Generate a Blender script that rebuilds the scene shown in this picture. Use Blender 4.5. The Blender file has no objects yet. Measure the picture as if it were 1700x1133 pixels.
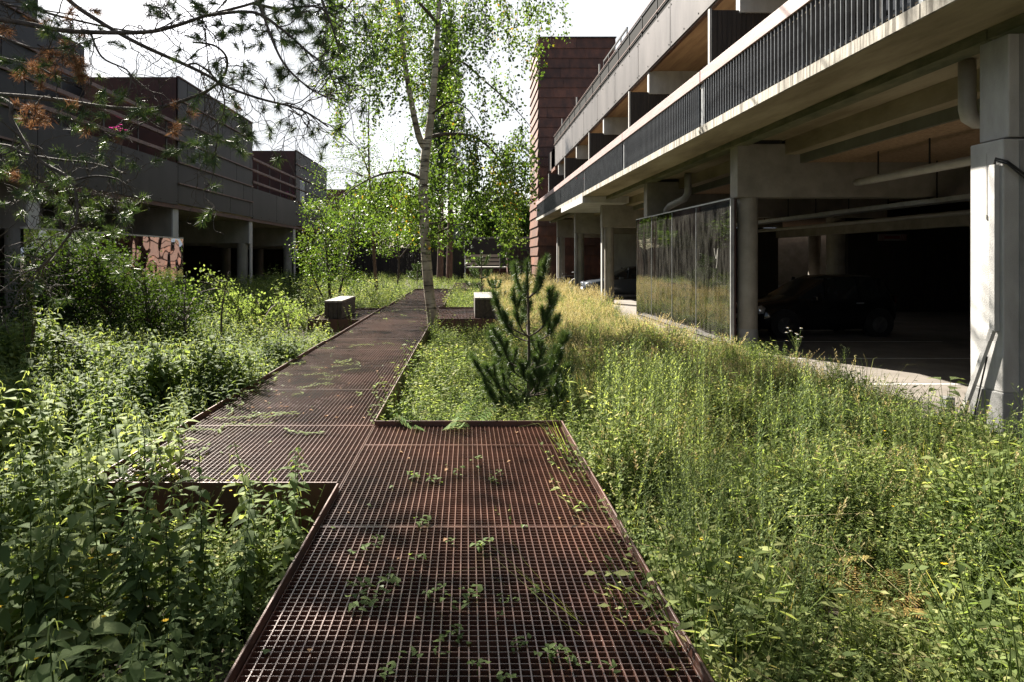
import bpy, math, random
import numpy as np
from mathutils import Vector, Matrix
R = math.radians
rnd = random.Random(7)
rng = np.random.default_rng(11)
SC = bpy.context.scene
COL = SC.collection

# ------------------------------------------------------------------ camera, world, sun, exposure
F, CX, CY, EYE = 1133.0, 775.0, 427.0, 1.9
cd = bpy.data.cameras.new('camera'); cam = bpy.data.objects.new('camera', cd); COL.objects.link(cam)
cam.location = (0, 0, EYE); cam.rotation_euler = (R(90), 0, 0)
cd.sensor_width = 36.0; cd.lens = 24.0
cd.shift_x = 75.0 / 1700; cd.shift_y = -139.5 / 1700
cd.clip_start = 0.05; cd.clip_end = 2000
SC.camera = cam
SUN_AZ, SUN_EL = -32.0, 40.0            # azimuth clockwise from +Y
w = bpy.data.worlds.new('World'); SC.world = w; w.use_nodes = True
nt = w.node_tree; nt.nodes.clear()
sky = nt.nodes.new('ShaderNodeTexSky'); sky.sky_type = 'NISHITA'; sky.sun_disc = False
sky.sun_elevation = R(SUN_EL); sky.sun_rotation = R(SUN_AZ); sky.dust_density = 2.0; sky.air_density = 1.0
tc = nt.nodes.new('ShaderNodeTexCoord'); mp = nt.nodes.new('ShaderNodeMapping'); mp.inputs['Scale'].default_value = (1, 1, 2.6)
nz = nt.nodes.new('ShaderNodeTexNoise'); nz.inputs['Scale'].default_value = 2.2; nz.inputs['Detail'].default_value = 6
cr = nt.nodes.new('ShaderNodeValToRGB'); cr.color_ramp.elements[0].position = .30; cr.color_ramp.elements[1].position = .52
mx = nt.nodes.new('ShaderNodeMix'); mx.data_type = 'RGBA'; 
dt = nt.nodes.new('ShaderNodeVectorMath'); dt.operation = 'DOT_PRODUCT'      # high haze is brighter around the sun
dt.inputs[1].default_value = (math.sin(R(SUN_AZ))*math.cos(R(SUN_EL)), math.cos(R(SUN_AZ))*math.cos(R(SUN_EL)), math.sin(R(SUN_EL)))
mr0 = nt.nodes.new('ShaderNodeMapRange'); mr0.interpolation_type = 'SMOOTHSTEP'; mr0.inputs['From Min'].default_value = .40; mr0.inputs['From Max'].default_value = .78
hz = nt.nodes.new('ShaderNodeMix'); hz.data_type = 'RGBA'; hz.inputs['A'].default_value = (1.9, 2.15, 2.55, 1); hz.inputs['B'].default_value = (4.2, 4.32, 4.5, 1)
bg = nt.nodes.new('ShaderNodeBackground'); bg.inputs['Strength'].default_value = 0.05
wo = nt.nodes.new('ShaderNodeOutputWorld')
L = nt.links.new
L(tc.outputs['Generated'], dt.inputs[0]); L(dt.outputs['Value'], mr0.inputs['Value']); sx = nt.nodes.new('ShaderNodeSeparateXYZ'); L(tc.outputs['Generated'], sx.inputs['Vector'])
mz = nt.nodes.new('ShaderNodeMapRange'); mz.interpolation_type = 'SMOOTHSTEP'; mz.inputs['From Min'].default_value = .5; mz.inputs['From Max'].default_value = .95; mz.inputs['To Min'].default_value = 1; mz.inputs['To Max'].default_value = .2
L(sx.outputs['Z'], mz.inputs['Value']); mu = nt.nodes.new('ShaderNodeMath'); mu.operation = 'MULTIPLY'
L(mr0.outputs['Result'], mu.inputs[0]); L(mz.outputs['Result'], mu.inputs[1]); L(mu.outputs['Value'], hz.inputs['Factor']); L(hz.outputs['Result'], mx.inputs['B'])
L(tc.outputs['Generated'], mp.inputs['Vector']); L(mp.outputs['Vector'], nz.inputs['Vector']); L(nz.outputs['Fac'], cr.inputs['Fac'])
L(cr.outputs['Color'], mx.inputs['Factor']); L(sky.outputs['Color'], mx.inputs['A']); L(mx.outputs['Result'], bg.inputs['Color'])
L(bg.outputs['Background'], wo.inputs['Surface'])
sl = bpy.data.lights.new('sun', 'SUN'); so = bpy.data.objects.new('sun', sl); COL.objects.link(so)
sl.energy = 5.0; sl.angle = R(0.55); sl.color = (1.0, .93, .82)
sdir = Vector((math.sin(R(SUN_AZ)) * math.cos(R(SUN_EL)), math.cos(R(SUN_AZ)) * math.cos(R(SUN_EL)), math.sin(R(SUN_EL))))
so.rotation_euler = sdir.to_track_quat('Z', 'Y').to_euler(); so.location = (-20, 60, 60)
SC.view_settings.view_transform = 'Standard'; SC.view_settings.look = 'None'
SC.view_settings.exposure = 2.38; SC.view_settings.gamma = 1.0; SC.view_settings.use_curve_mapping = False
SC.render.engine = 'CYCLES'
SC.cycles.max_bounces = 8; SC.cycles.diffuse_bounces = 4; SC.cycles.glossy_bounces = 4; SC.cycles.transmission_bounces = 4
SC.cycles.use_denoising = True; SC.cycles.denoising_input_passes = 'RGB_ALBEDO_NORMAL'; SC.cycles.denoising_prefilter = 'NONE'

def P(px, py, Y):
    return Vector(((px - CX) * Y / F, Y, EYE - (py - CY) * Y / F))

# ------------------------------------------------------------------ helpers
class MB:
    def __init__(s): s.v = []; s.f = []; s.m = []; s.t = []
    def box(s, x0, x1, y0, y1, z0, z1, tint=.5):
        n = len(s.v)
        s.v += [(x0,y0,z0),(x1,y0,z0),(x1,y1,z0),(x0,y1,z0),(x0,y0,z1),(x1,y0,z1),(x1,y1,z1),(x0,y1,z1)]
        s.f += [(n,n+3,n+2,n+1),(n+4,n+5,n+6,n+7),(n,n+1,n+5,n+4),(n+1,n+2,n+6,n+5),(n+2,n+3,n+7,n+6),(n+3,n,n+4,n+7)]
        s.t += [tint]*8; return s
    def hexa(s, pts, tint=.5):
        n = len(s.v); s.v += [tuple(p) for p in pts]
        s.f += [(n,n+3,n+2,n+1),(n+4,n+5,n+6,n+7),(n,n+1,n+5,n+4),(n+1,n+2,n+6,n+5),(n+2,n+3,n+7,n+6),(n+3,n,n+4,n+7)]
        s.t += [tint]*8; return s
    def bar(s, a, b, w, h, up=(0,0,1)):
        a, b = Vector(a), Vector(b); d = (b-a).normalized(); u = Vector(up)
        if abs(d.dot(u)) > .98: u = Vector((0,1,0))
        sd = d.cross(u).normalized() * w/2; u = sd.cross(d).normalized() * h/2
        return s.hexa([a-sd-u, a+sd-u, b+sd-u, b-sd-u, a-sd+u, a+sd+u, b+sd+u, b-sd+u])
    def tube(s, pts, rad, n=8, cap=True, tint=.5):
        pts = [Vector(p) for p in pts]
        if not hasattr(rad, '__len__'): rad = [rad]*len(pts)
        base = len(s.v); ref = None
        for i, p in enumerate(pts):
            d = (pts[min(i+1,len(pts)-1)] - pts[max(i-1,0)])
            d = d.normalized() if d.length > 1e-9 else Vector((0,0,1))
            if ref is None: ref = d.orthogonal().normalized()
            ref = (ref - d*ref.dot(d)); ref = ref.normalized() if ref.length > 1e-6 else d.orthogonal().normalized()
            q = d.cross(ref)
            for k in range(n):
                a = 2*math.pi*k/n
                s.v.append(tuple(p + (ref*math.cos(a) + q*math.sin(a))*rad[i])); s.t.append(tint)
        for i in range(len(pts)-1):
            for k in range(n):
                a = base+i*n+k; b = base+i*n+(k+1)%n
                s.f.append((a, b, b+n, a+n))
        if cap:
            s.f.append(tuple(base+k for k in range(n))[::-1]); e = base+(len(pts)-1)*n
            s.f.append(tuple(e+k for k in range(n)))
        return s
    def cyl(s, x, y, z0, z1, r, n=20): return s.tube([(x,y,z0),(x,y,z1)], r, n)
    def lathe(s, c, prof, n=16, axis='z', tint=.5):
        base = len(s.v); c = Vector(c)
        for r, h in prof:
            for k in range(n):
                a = 2*math.pi*k/n; u, v_ = r*math.cos(a), r*math.sin(a)
                o = (u, v_, h) if axis == 'z' else ((h, u, v_) if axis == 'x' else (u, h, v_))
                s.v.append(tuple(c + Vector(o))); s.t.append(tint)
        for i in range(len(prof)-1):
            for k in range(n):
                a = base+i*n+k; b = base+i*n+(k+1)%n
                s.f.append((a, b, b+n, a+n))
        s.f.append(tuple(base+k for k in range(n))[::-1]); e = base+(len(prof)-1)*n
        s.f.append(tuple(e+k for k in range(n)))
        return s
    def build(s, name, mat, parent=None, smooth=False, bevel=0):
        me = bpy.data.meshes.new(name); me.from_pydata(s.v, [], s.f)
        at = me.attributes.new('tint', 'FLOAT', 'POINT'); at.data.foreach_set('value', np.array(s.t, dtype=np.float32))
        me.validate()
        if smooth: me.shade_smooth()
        o = link(name, me, mat, parent)
        if bevel:
            b = o.modifiers.new('bevel', 'BEVEL'); b.width = bevel; b.segments = 2; b.limit_method = 'ANGLE'
        return o

def link(name, me, mat, parent=None):
    o = bpy.data.objects.new(name, me); COL.objects.link(o)
    for m_ in (mat if isinstance(mat, (list, tuple)) else [mat]):
        if m_ is not None: me.materials.append(m_)
    if parent is not None:
        o.parent = parent
        base = parent if parent.parent is None else parent.parent
        o.matrix_parent_inverse = Matrix.Translation(-base.location) if parent is base else Matrix.Identity(4)
        if parent is not base: pass
    return o

def thing(name, label, cat, loc=(0,0,0), group=None):
    o = bpy.data.objects.new(name, None); COL.objects.link(o); o.location = loc; o.empty_display_size = .2
    return tag(o, label, cat, group)
def tag(o, label, cat, group=None, kind=None):
    o['label'] = label; o['category'] = cat
    if group: o['group'] = group
    if kind: o['kind'] = kind
    return o
def struct(o):
    o['kind'] = 'structure'; return o
def copy_tree(o, parent=None):
    c = o.copy(); COL.objects.link(c)
    if parent is not None: c.parent = parent; c.matrix_parent_inverse = o.matrix_parent_inverse.copy()
    for ch in [x for x in SC.objects if x.parent == o]: copy_tree(ch, c)
    return c

class FB:
    """large leaf / blade meshes gathered as arrays"""
    def __init__(s): s.V = []; s.Q = []; s.T = []; s.M = []; s.n = 0
    def raw(s, V, Q, T, m=0):
        V = np.asarray(V, np.float32); Q = np.asarray(Q, np.int64)
        if len(V) == 0: return
        s.V.append(V); s.Q.append(Q + s.n); s.T.append(np.asarray(T, np.float32)); s.M.append(np.full(len(Q), m, np.int32)); s.n += len(V)
    def place(s, tpl, pos, yaw, sc, lean=None, tint=None, m=None):
        V, Q, T, Mi = tpl; N = len(pos); pos = np.asarray(pos, np.float32)
        if N == 0: return
        c, sn = np.cos(yaw)[:,None], np.sin(yaw)[:,None]; sc = np.asarray(sc)[:,None]
        x, y, z = V[:,0][None]*sc, V[:,1][None]*sc, V[:,2][None]*sc
        X = c*x - sn*y; Y = sn*x + c*y
        if lean is not None:
            X = X + lean[:,0:1]*z; Y = Y + lean[:,1:2]*z
        W = np.stack([X + pos[:,0:1], Y + pos[:,1:2], z + pos[:,2:3]], -1).reshape(-1, 3)
        QQ = (Q[None] + (np.arange(N)*len(V))[:,None,None]).reshape(-1, 4)
        tt = np.zeros(N) if tint is None else tint
        TT = np.clip(T[None] + tt[:,None], 0, 1).reshape(-1)
        s.V.append(W.astype(np.float32)); s.Q.append(QQ + s.n); s.T.append(TT.astype(np.float32))
        s.M.append(np.tile(Mi, N).astype(np.int32)); s.n += len(W)
    def leaves(s, p, L_, W_, down=.5, tint=None, m=0, flat=0.0):
        """diamond leaves hung at points p"""
        p = np.asarray(p, np.float32); N = len(p)
        if N == 0: return
        d = rng.normal(size=(N,3)); d /= np.linalg.norm(d, axis=1)[:,None]; d[:,2] = d[:,2]*(1-flat) - down
        d /= np.linalg.norm(d, axis=1)[:,None]
        r = rng.normal(size=(N,3)); sd = np.cross(d, r); sd /= np.linalg.norm(sd, axis=1)[:,None] + 1e-9
        nn = np.cross(sd, d)
        LL = L_*rng.uniform(.7, 1.25, N)[:,None]; WW = W_*rng.uniform(.7, 1.2, N)[:,None]
        a = p; b = p + d*LL*.42 + sd*WW/2 + nn*WW*.12; c = p + d*LL; e = p + d*LL*.42 - sd*WW/2 + nn*WW*.12
        V = np.stack([a,b,c,e], 1).reshape(-1,3); Q = np.arange(N*4).reshape(N,4)
        t = rng.random(N) if tint is None else tint
        s.raw(V, Q, np.repeat(t, 4), m)
    def needles(s, p, d, K, L_, w_, spread=.8, along=.05, m=0, t0=0, t1=1):
        """needle tufts: p (N,3) points with directions d"""
        p = np.repeat(np.asarray(p, np.float32), K, 0); d = np.repeat(np.asarray(d, np.float32), K, 0); N = len(p)
        if N == 0: return
        q = d + rng.normal(size=(N,3))*spread; q /= np.linalg.norm(q, axis=1)[:,None] + 1e-9
        b = p + d*(rng.random(N)[:,None]-.3)*along
        sd = np.cross(q, rng.normal(size=(N,3))); sd /= np.linalg.norm(sd, axis=1)[:,None] + 1e-9
        LL = L_*rng.uniform(.7, 1.1, N)[:,None]
        V = np.stack([b - sd*w_/2, b + sd*w_/2, b + q*LL + sd*w_*.15, b + q*LL - sd*w_*.15], 1).reshape(-1,3)
        s.raw(V, np.arange(N*4).reshape(N,4), np.repeat(t0 + (t1-t0)*rng.random(N), 4), m)
    def build(s, name, mats, parent=None):
        V = np.concatenate(s.V); Q = np.concatenate(s.Q); T = np.concatenate(s.T); Mi = np.concatenate(s.M)
        me = bpy.data.meshes.new(name); me.vertices.add(len(V)); me.vertices.foreach_set('co', V.reshape(-1))
        me.loops.add(len(Q)*4); me.loops.foreach_set('vertex_index', Q.reshape(-1).astype(np.int32))
        me.polygons.add(len(Q)); me.polygons.foreach_set('loop_start', (np.arange(len(Q))*4).astype(np.int32))
        me.polygons.foreach_set('material_index', Mi)
        at = me.attributes.new('tint', 'FLOAT', 'POINT'); at.data.foreach_set('value', T)
        me.update(calc_edges=True)
        return link(name, me, mats, parent)

# templates: (V, Q, T, M)
def t_leaf(Ln, W, droop=.3, fold=.25, m=0, t=0.):
    ts = [0, .28, .62, 1]; ws = [.06, 1, .72, .04]; V = []; Q = []
    for a, b in zip(ts, ws):
        z = -droop*Ln*a*a
        for k in (-1, 0, 1): V.append((k*b*W/2, a*Ln, z + abs(k)*b*W/2*fold))
    for i in range(3):
        for k in range(2): a = i*3+k; Q.append((a, a+1, a+4, a+3))
    return np.array(V), np.array(Q), np.full(len(V), t), np.full(len(Q), m)
def t_diamond(Ln, W, droop=.2, m=0, t=0.):
    V = np.array([(0,0,0),(W/2,Ln*.45,-.1*Ln*droop),(0,Ln,-Ln*droop),(-W/2,Ln*.45,-.1*Ln*droop)])
    return V, np.array([(0,1,2,3)]), np.full(4, t), np.full(1, m)
def t_strip(pts, w0, w1, m=0, t=0., side=(1,0,0)):
    V = []; Q = []; n = len(pts); sd = np.array(side)
    for i, p in enumerate(pts):
        ww = w0 + (w1-w0)*i/(n-1); V += [np.array(p)-sd*ww/2, np.array(p)+sd*ww/2]
    for i in range(n-1): Q.append((2*i, 2*i+1, 2*i+3, 2*i+2))
    return np.array(V), np.array(Q), np.full(len(V), t), np.full(len(Q), m)
def t_stem(pts, r0, r1, m=0, t=0.):
    V = []; Q = []; n = len(pts)
    for i, p in enumerate(pts):
        r = r0 + (r1-r0)*i/(n-1)
        for k in range(3): V.append((p[0]+r*math.cos(k*2.094), p[1]+r*math.sin(k*2.094), p[2]))
    for i in range(n-1):
        for k in range(3): a = i*3+k; b = i*3+(k+1)%3; Q.append((a, b, b+3, a+3))
    return np.array(V), np.array(Q), np.full(len(V), t), np.full(len(Q), m)
def t_xf(T, yaw=0, pitch=0, pos=(0,0,0), sc=1, roll=0):
    V, Q, t, m = T; Mx = (Matrix.Rotation(yaw, 3, 'Z') @ Matrix.Rotation(pitch, 3, 'X') @ Matrix.Rotation(roll, 3, 'Y'))
    return (V*sc) @ np.array(Mx).T + np.array(pos), Q, t, m
def t_join(L_):
    V = []; Q = []; t = []; m = []; n = 0
    for T in L_: V.append(T[0]); Q.append(T[1]+n); t.append(T[2]); m.append(T[3]); n += len(T[0])
    return np.concatenate(V), np.concatenate(Q), np.concatenate(t), np.concatenate(m)

# ------------------------------------------------------------------ materials
def _new(name):
    m = bpy.data.materials.new(name); m.use_nodes = True; n = m.node_tree; b = n.nodes['Principled BSDF']; return m, n, b
def c4(c): return (c[0], c[1], c[2], 1)
def MAT(name, c0, c1, rough=.7, metal=0., scale=3., stretch=(1,1,1), detail=6., bump=0., bscale=40., tint=0., rvar=.0, spec=.5, lo=.35, hi=.68):
    m, n, b = _new(name); nd = n.nodes.new; lk = n.links.new
    tc = nd('ShaderNodeTexCoord'); mp = nd('ShaderNodeMapping'); mp.inputs['Scale'].default_value = stretch
    nz = nd('ShaderNodeTexNoise'); nz.inputs['Scale'].default_value = scale; nz.inputs['Detail'].default_value = detail; nz.inputs['Roughness'].default_value = .65
    cr = nd('ShaderNodeValToRGB'); e = cr.color_ramp.elements; e[0].color = c4(c0); e[1].color = c4(c1); e[0].position = lo; e[1].position = hi
    lk(tc.outputs['Object'], mp.inputs['Vector']); lk(mp.outputs['Vector'], nz.inputs['Vector']); lk(nz.outputs['Fac'], cr.inputs['Fac'])
    out = cr.outputs['Color']
    if tint:
        at = nd('ShaderNodeAttribute'); at.attribute_name = 'tint'
        mr = nd('ShaderNodeMapRange'); mr.inputs['To Min'].default_value = 1-tint; mr.inputs['To Max'].default_value = 1+tint
        ml = nd('ShaderNodeMix'); ml.data_type = 'RGBA'; ml.blend_type = 'MULTIPLY'; ml.inputs['Factor'].default_value = 1
        lk(at.outputs['Fac'], mr.inputs['Value']); lk(out, ml.inputs['A']); lk(mr.outputs['Result'], ml.inputs['B']); out = ml.outputs['Result']
    lk(out, b.inputs['Base Color'])
    b.inputs['Roughness'].default_value = rough; b.inputs['Metallic'].default_value = metal; b.inputs['Specular IOR Level'].default_value = spec
    if rvar:
        mr = nd('ShaderNodeMapRange'); mr.inputs['To Min'].default_value = max(.02, rough-rvar); mr.inputs['To Max'].default_value = rough+rvar
        lk(nz.outputs['Fac'], mr.inputs['Value']); lk(mr.outputs['Result'], b.inputs['Roughness'])
    if bump:
        n2 = nd('ShaderNodeTexNoise'); n2.inputs['Scale'].default_value = bscale; n2.inputs['Detail'].default_value = 4
        bp = nd('ShaderNodeBump'); bp.inputs['Strength'].default_value = bump; bp.inputs['Distance'].default_value = .02
        lk(tc.outputs['Object'], n2.inputs['Vector']); lk(n2.outputs['Fac'], bp.inputs['Height']); lk(bp.outputs['Normal'], b.inputs['Normal'])
    return m
def LEAF(name, stops, trans=.42, tmul=(1.5, 1.45, .7), rough=.68, spec=.10):
    m, n, b = _new(name); nd = n.nodes.new; lk = n.links.new
    at = nd('ShaderNodeAttribute'); at.attribute_name = 'tint'
    cr = nd('ShaderNodeValToRGB'); el = cr.color_ramp.elements
    while len(el) < len(stops): el.new(.5)
    for e, (p, c) in zip(el, stops): e.position = p; e.color = c4(c)
    ml = nd('ShaderNodeMix'); ml.data_type = 'RGBA'; ml.blend_type = 'MULTIPLY'; ml.inputs['Factor'].default_value = 1; ml.inputs['B'].default_value = c4(tmul)
    tr = nd('ShaderNodeBsdfTranslucent'); ms = nd('ShaderNodeMixShader'); ms.inputs['Fac'].default_value = trans
    lk(at.outputs['Fac'], cr.inputs['Fac']); lk(cr.outputs['Color'], b.inputs['Base Color']); lk(cr.outputs['Color'], ml.inputs['A'])
    lk(ml.outputs['Result'], tr.inputs['Color']); lk(b.outputs['BSDF'], ms.inputs[1]); lk(tr.outputs['BSDF'], ms.inputs[2])
    lk(ms.outputs['Shader'], n.nodes['Material Output'].inputs['Surface'])
    b.inputs['Roughness'].default_value = rough; b.inputs['Specular IOR Level'].default_value = spec
    return m
m_soil = MAT('soil', (.035,.028,.018), (.075,.06,.035), .95, scale=6, bump=.6, bscale=25)
m_concrete = MAT('concrete', (.15,.14,.12), (.26,.245,.215), .85, scale=1.6, stretch=(1,1,.4), bump=.15, bscale=60)
m_fascia = MAT('weathered concrete edge', (.06,.05,.034), (.29,.27,.23), .85, scale=5, stretch=(1,2.2,.12), bump=.2, bscale=60, lo=.40, hi=.56)
m_soffit = MAT('stained soffit concrete', (.16,.125,.075), (.36,.31,.22), .85, scale=.9, stretch=(1.5,.35,1), bump=.1)
m_lip = MAT('mossy concrete lip', (.05,.06,.03), (.15,.14,.085), .9, scale=3, stretch=(1,.5,2))
m_white = MAT('white painted concrete', (.27,.262,.25), (.41,.405,.395), .65, scale=2.5, stretch=(1,1,.35), bump=.25, bscale=90)
m_grayp = MAT('grey painted band', (.17,.17,.165), (.24,.24,.235), .7, scale=3, bump=.25, bscale=90)
m_cream = MAT('cream paint', (.165,.148,.12), (.25,.23,.195), .6, scale=2, bump=.15, bscale=70)
m_woodwool = MAT('wood wool ceiling', (.22,.14,.085), (.42,.29,.185), .95, scale=30, stretch=(1,.35,1), bump=.6, bscale=70)
m_floor = MAT('parking floor', (.085,.073,.06), (.16,.14,.12), .85, scale=1.2, bump=.1, bscale=80)
m_dark = MAT('dark board', (.016,.012,.010), (.036,.027,.022), .7, scale=6, stretch=(1,6,.15))
m_fence = MAT('charred fence', (.010,.008,.007), (.026,.02,.016), .8, scale=6, stretch=(5,1,.15), tint=.4)
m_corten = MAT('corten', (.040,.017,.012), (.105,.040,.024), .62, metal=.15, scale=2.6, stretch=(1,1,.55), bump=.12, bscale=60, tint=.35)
m_cortenlit = MAT('corten orange and sunlit', (.07,.024,.012), (.15,.054,.024), .6, metal=.1, scale=2.6, stretch=(1,1,.55), bump=.12, bscale=60, tint=.3)  # brighter copy of corten; sunlight on the tower's side put into the colour
m_grate = MAT('rusted grating', (.028,.013,.009), (.11,.044,.026), .27, metal=.0, scale=1.2, bump=.1, bscale=200, rvar=.10, spec=1.0)
m_rim = MAT('rusted plate', (.035,.015,.010), (.09,.034,.020), .5, metal=.2, scale=3, stretch=(1,1,.6), bump=.12, bscale=80)
m_cladL = MAT('weathered cladding', (.009,.0078,.0074), (.022,.019,.018), .55, metal=.0, spec=.35, scale=1.4, stretch=(1,1,.35), bump=.06, bscale=30, tint=.4)
m_ledge = MAT('ledge strip', (.09,.05,.042), (.18,.11,.095), .6, metal=.1, scale=3)
m_redwall = MAT('red brown wall', (.035,.013,.011), (.07,.026,.021), .7, scale=2)
m_panelR = MAT('grey patinated steel', (.075,.066,.060), (.135,.12,.11), .42, metal=.4, scale=1.3, stretch=(1,1,.3), bump=.05, bscale=30, tint=.15)
m_plysoff = MAT('timber soffit', (.22,.13,.075), (.36,.235,.14), .8, scale=2.5, stretch=(2,.2,1))
m_pink = MAT('pink timber handrail', (.20,.13,.12), (.28,.20,.19), .6, scale=5, stretch=(1,.3,3), bump=.15, bscale=120)
m_bal = MAT('black baluster', (.040,.044,.050), (.085,.092,.102), .35, metal=.3, scale=4)
m_black = MAT('black metal', (.010,.010,.011), (.02,.02,.021), .5, metal=.2, scale=4)
m_void = MAT('dull black screen', (.003,.003,.003), (.006,.006,.006), .9, scale=3, spec=.1)
m_glassdark = MAT('dark window glass', (.008,.009,.010), (.016,.018,.02), .06, scale=1)
m_pipe = MAT('grey pipe', (.27,.26,.235), (.37,.355,.33), .45, scale=3)
m_galv = MAT('galvanised', (.30,.31,.32), (.45,.46,.47), .4, metal=.6, scale=6)
m_woodgrey = MAT('weathered timber', (.04,.031,.022), (.11,.088,.064), .85, scale=4, stretch=(4,.35,4), bump=.3, bscale=50)
m_woodtop = MAT('bleached timber', (.09,.082,.07), (.20,.185,.165), .8, scale=5, stretch=(5,.3,3), bump=.3, bscale=50)
m_bark = MAT('dark bark', (.035,.026,.02), (.11,.085,.065), .95, scale=7, stretch=(1,1,.5), bump=.8, bscale=22)
m_redbark = MAT('reddish bark', (.07,.038,.028), (.17,.10,.075), .9, scale=7, stretch=(1,1,.4), bump=.5, bscale=30)
m_branch = MAT('lichen branch', (.028,.022,.018), (.10,.08,.06), .9, scale=9, bump=.6, bscale=60)
m_twig = MAT('fine twig', (.05,.032,.022), (.12,.08,.055), .85, scale=9)
m_carblack = MAT('black car paint', (.004,.004,.005), (.007,.007,.008), .12, scale=1)
m_carblue = MAT('grey blue car paint', (.05,.06,.075), (.075,.085,.10), .18, metal=.4, scale=1)
m_carred = MAT('dark red car paint', (.020,.004,.004), (.03,.006,.006), .15, scale=1)
m_tyre = MAT('tyre', (.008,.008,.008), (.015,.015,.015), .9, scale=4)
m_rimm = MAT('wheel rim', (.18,.18,.185), (.26,.26,.27), .3, metal=.8, scale=4)
m_lamp = MAT('lamp glass', (.55,.57,.6), (.75,.77,.8), .08, metal=.6, scale=2)
m_whitepl = MAT('white plastic', (.68,.68,.67), (.78,.78,.77), .4, scale=2)
m_red = MAT('dimmed red print', (.16,.025,.02), (.22,.035,.03), .5, scale=2)  # red darkened; the car park's shade is in the colour
m_greenwall = MAT('grey green wall', (.16,.18,.15), (.24,.26,.22), .8, scale=2)
def birch_bark():
    m, n, b = _new('birch bark'); nd = n.nodes.new; lk = n.links.new
    tc = nd('ShaderNodeTexCoord'); mp = nd('ShaderNodeMapping'); mp.inputs['Scale'].default_value = (1.3,1.3,9)
    nz = nd('ShaderNodeTexNoise'); nz.inputs['Scale'].default_value = 2.2; nz.inputs['Detail'].default_value = 5
    cr = nd('ShaderNodeValToRGB'); e = cr.color_ramp.elements; e[0].position = .36; e[0].color = c4((.04,.034,.028)); e[1].position = .46; e[1].color = c4((.38,.345,.295))
    n2 = nd('ShaderNodeTexNoise'); n2.inputs['Scale'].default_value = 3; n2.inputs['Detail'].default_value = 6
    c2 = nd('ShaderNodeValToRGB'); g = c2.color_ramp.elements; g[0].position = .35; g[0].color = c4((.5,.45,.38)); g[1].position = .62; g[1].color = c4((1.15,1.1,1.02))
    ml = nd('ShaderNodeMix'); ml.data_type = 'RGBA'; ml.blend_type = 'MULTIPLY'; ml.inputs['Factor'].default_value = 1
    bp = nd('ShaderNodeBump'); bp.inputs['Strength'].default_value = .5; bp.inputs['Distance'].default_value = .02
    lk(tc.outputs['Object'], mp.inputs['Vector']); lk(mp.outputs['Vector'], nz.inputs['Vector']); lk(nz.outputs['Fac'], cr.inputs['Fac'])
    lk(tc.outputs['Object'], n2.inputs['Vector']); lk(n2.outputs['Fac'], c2.inputs['Fac'])
    lk(cr.outputs['Color'], ml.inputs['A']); lk(c2.outputs['Color'], ml.inputs['B']); lk(ml.outputs['Result'], b.inputs['Base Color'])
    lk(nz.outputs['Fac'], bp.inputs['Height']); lk(bp.outputs['Normal'], b.inputs['Normal']); b.inputs['Roughness'].default_value = .8
    return m
m_birch = birch_bark()
def mirror(name, base, rough, wave, wscale, streak):
    m, n, b = _new(name); nd = n.nodes.new; lk = n.links.new
    tc = nd('ShaderNodeTexCoord'); mp = nd('ShaderNodeMapping'); mp.inputs['Scale'].default_value = (1, 2.2, .5)
    nz = nd('ShaderNodeTexNoise'); nz.inputs['Scale'].default_value = 3; nz.inputs['Detail'].default_value = 8; nz.inputs['Roughness'].default_value = .7
    cr = nd('ShaderNodeValToRGB'); e = cr.color_ramp.elements; e[0].position = .3; e[1].position = .75
    e[0].color = c4(tuple(x*(1-streak) for x in base)); e[1].color = c4(base)
    mr = nd('ShaderNodeMapRange'); mr.inputs['From Min'].default_value = .3; mr.inputs['From Max'].default_value = .8
    mr.inputs['To Min'].default_value = rough; mr.inputs['To Max'].default_value = rough*2.6
    n2 = nd('ShaderNodeTexNoise'); n2.inputs['Scale'].default_value = wscale; n2.inputs['Detail'].default_value = 1
    bp = nd('ShaderNodeBump'); bp.inputs['Strength'].default_value = 1; bp.inputs['Distance'].default_value = wave
    lk(tc.outputs['Object'], mp.inputs['Vector']); lk(mp.outputs['Vector'], nz.inputs['Vector']); lk(nz.outputs['Fac'], cr.inputs['Fac'])
    lk(cr.outputs['Color'], b.inputs['Base Color']); lk(nz.outputs['Fac'], mr.inputs['Value']); lk(mr.outputs['Result'], b.inputs['Roughness'])
    lk(tc.outputs['Object'], n2.inputs['Vector']); lk(n2.outputs['Fac'], bp.inputs['Height']); lk(bp.outputs['Normal'], b.inputs['Normal'])
    b.inputs['Metallic'].default_value = 1
    df = nd('ShaderNodeBsdfDiffuse'); df.inputs['Color'].default_value = c4((.13,.125,.11)); ms = nd('ShaderNodeMixShader'); m3 = nd('ShaderNodeMapRange')
    m3.inputs['From Min'].default_value = .42; m3.inputs['From Max'].default_value = .78; m3.inputs['To Min'].default_value = .02; m3.inputs['To Max'].default_value = streak*.45
    lk(nz.outputs['Fac'], m3.inputs['Value']); lk(m3.outputs['Result'], ms.inputs['Fac']); lk(b.outputs['BSDF'], ms.inputs[1]); lk(df.outputs['BSDF'], ms.inputs[2])
    lk(ms.outputs['Shader'], n.nodes['Material Output'].inputs['Surface']); return m
m_mirR = mirror('dull polished steel', (.30,.305,.31), .02, .012, .8, .65)
m_mirL = mirror('bright rippled steel', (.62,.62,.63), .015, .03, 1.1, .15)

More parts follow.
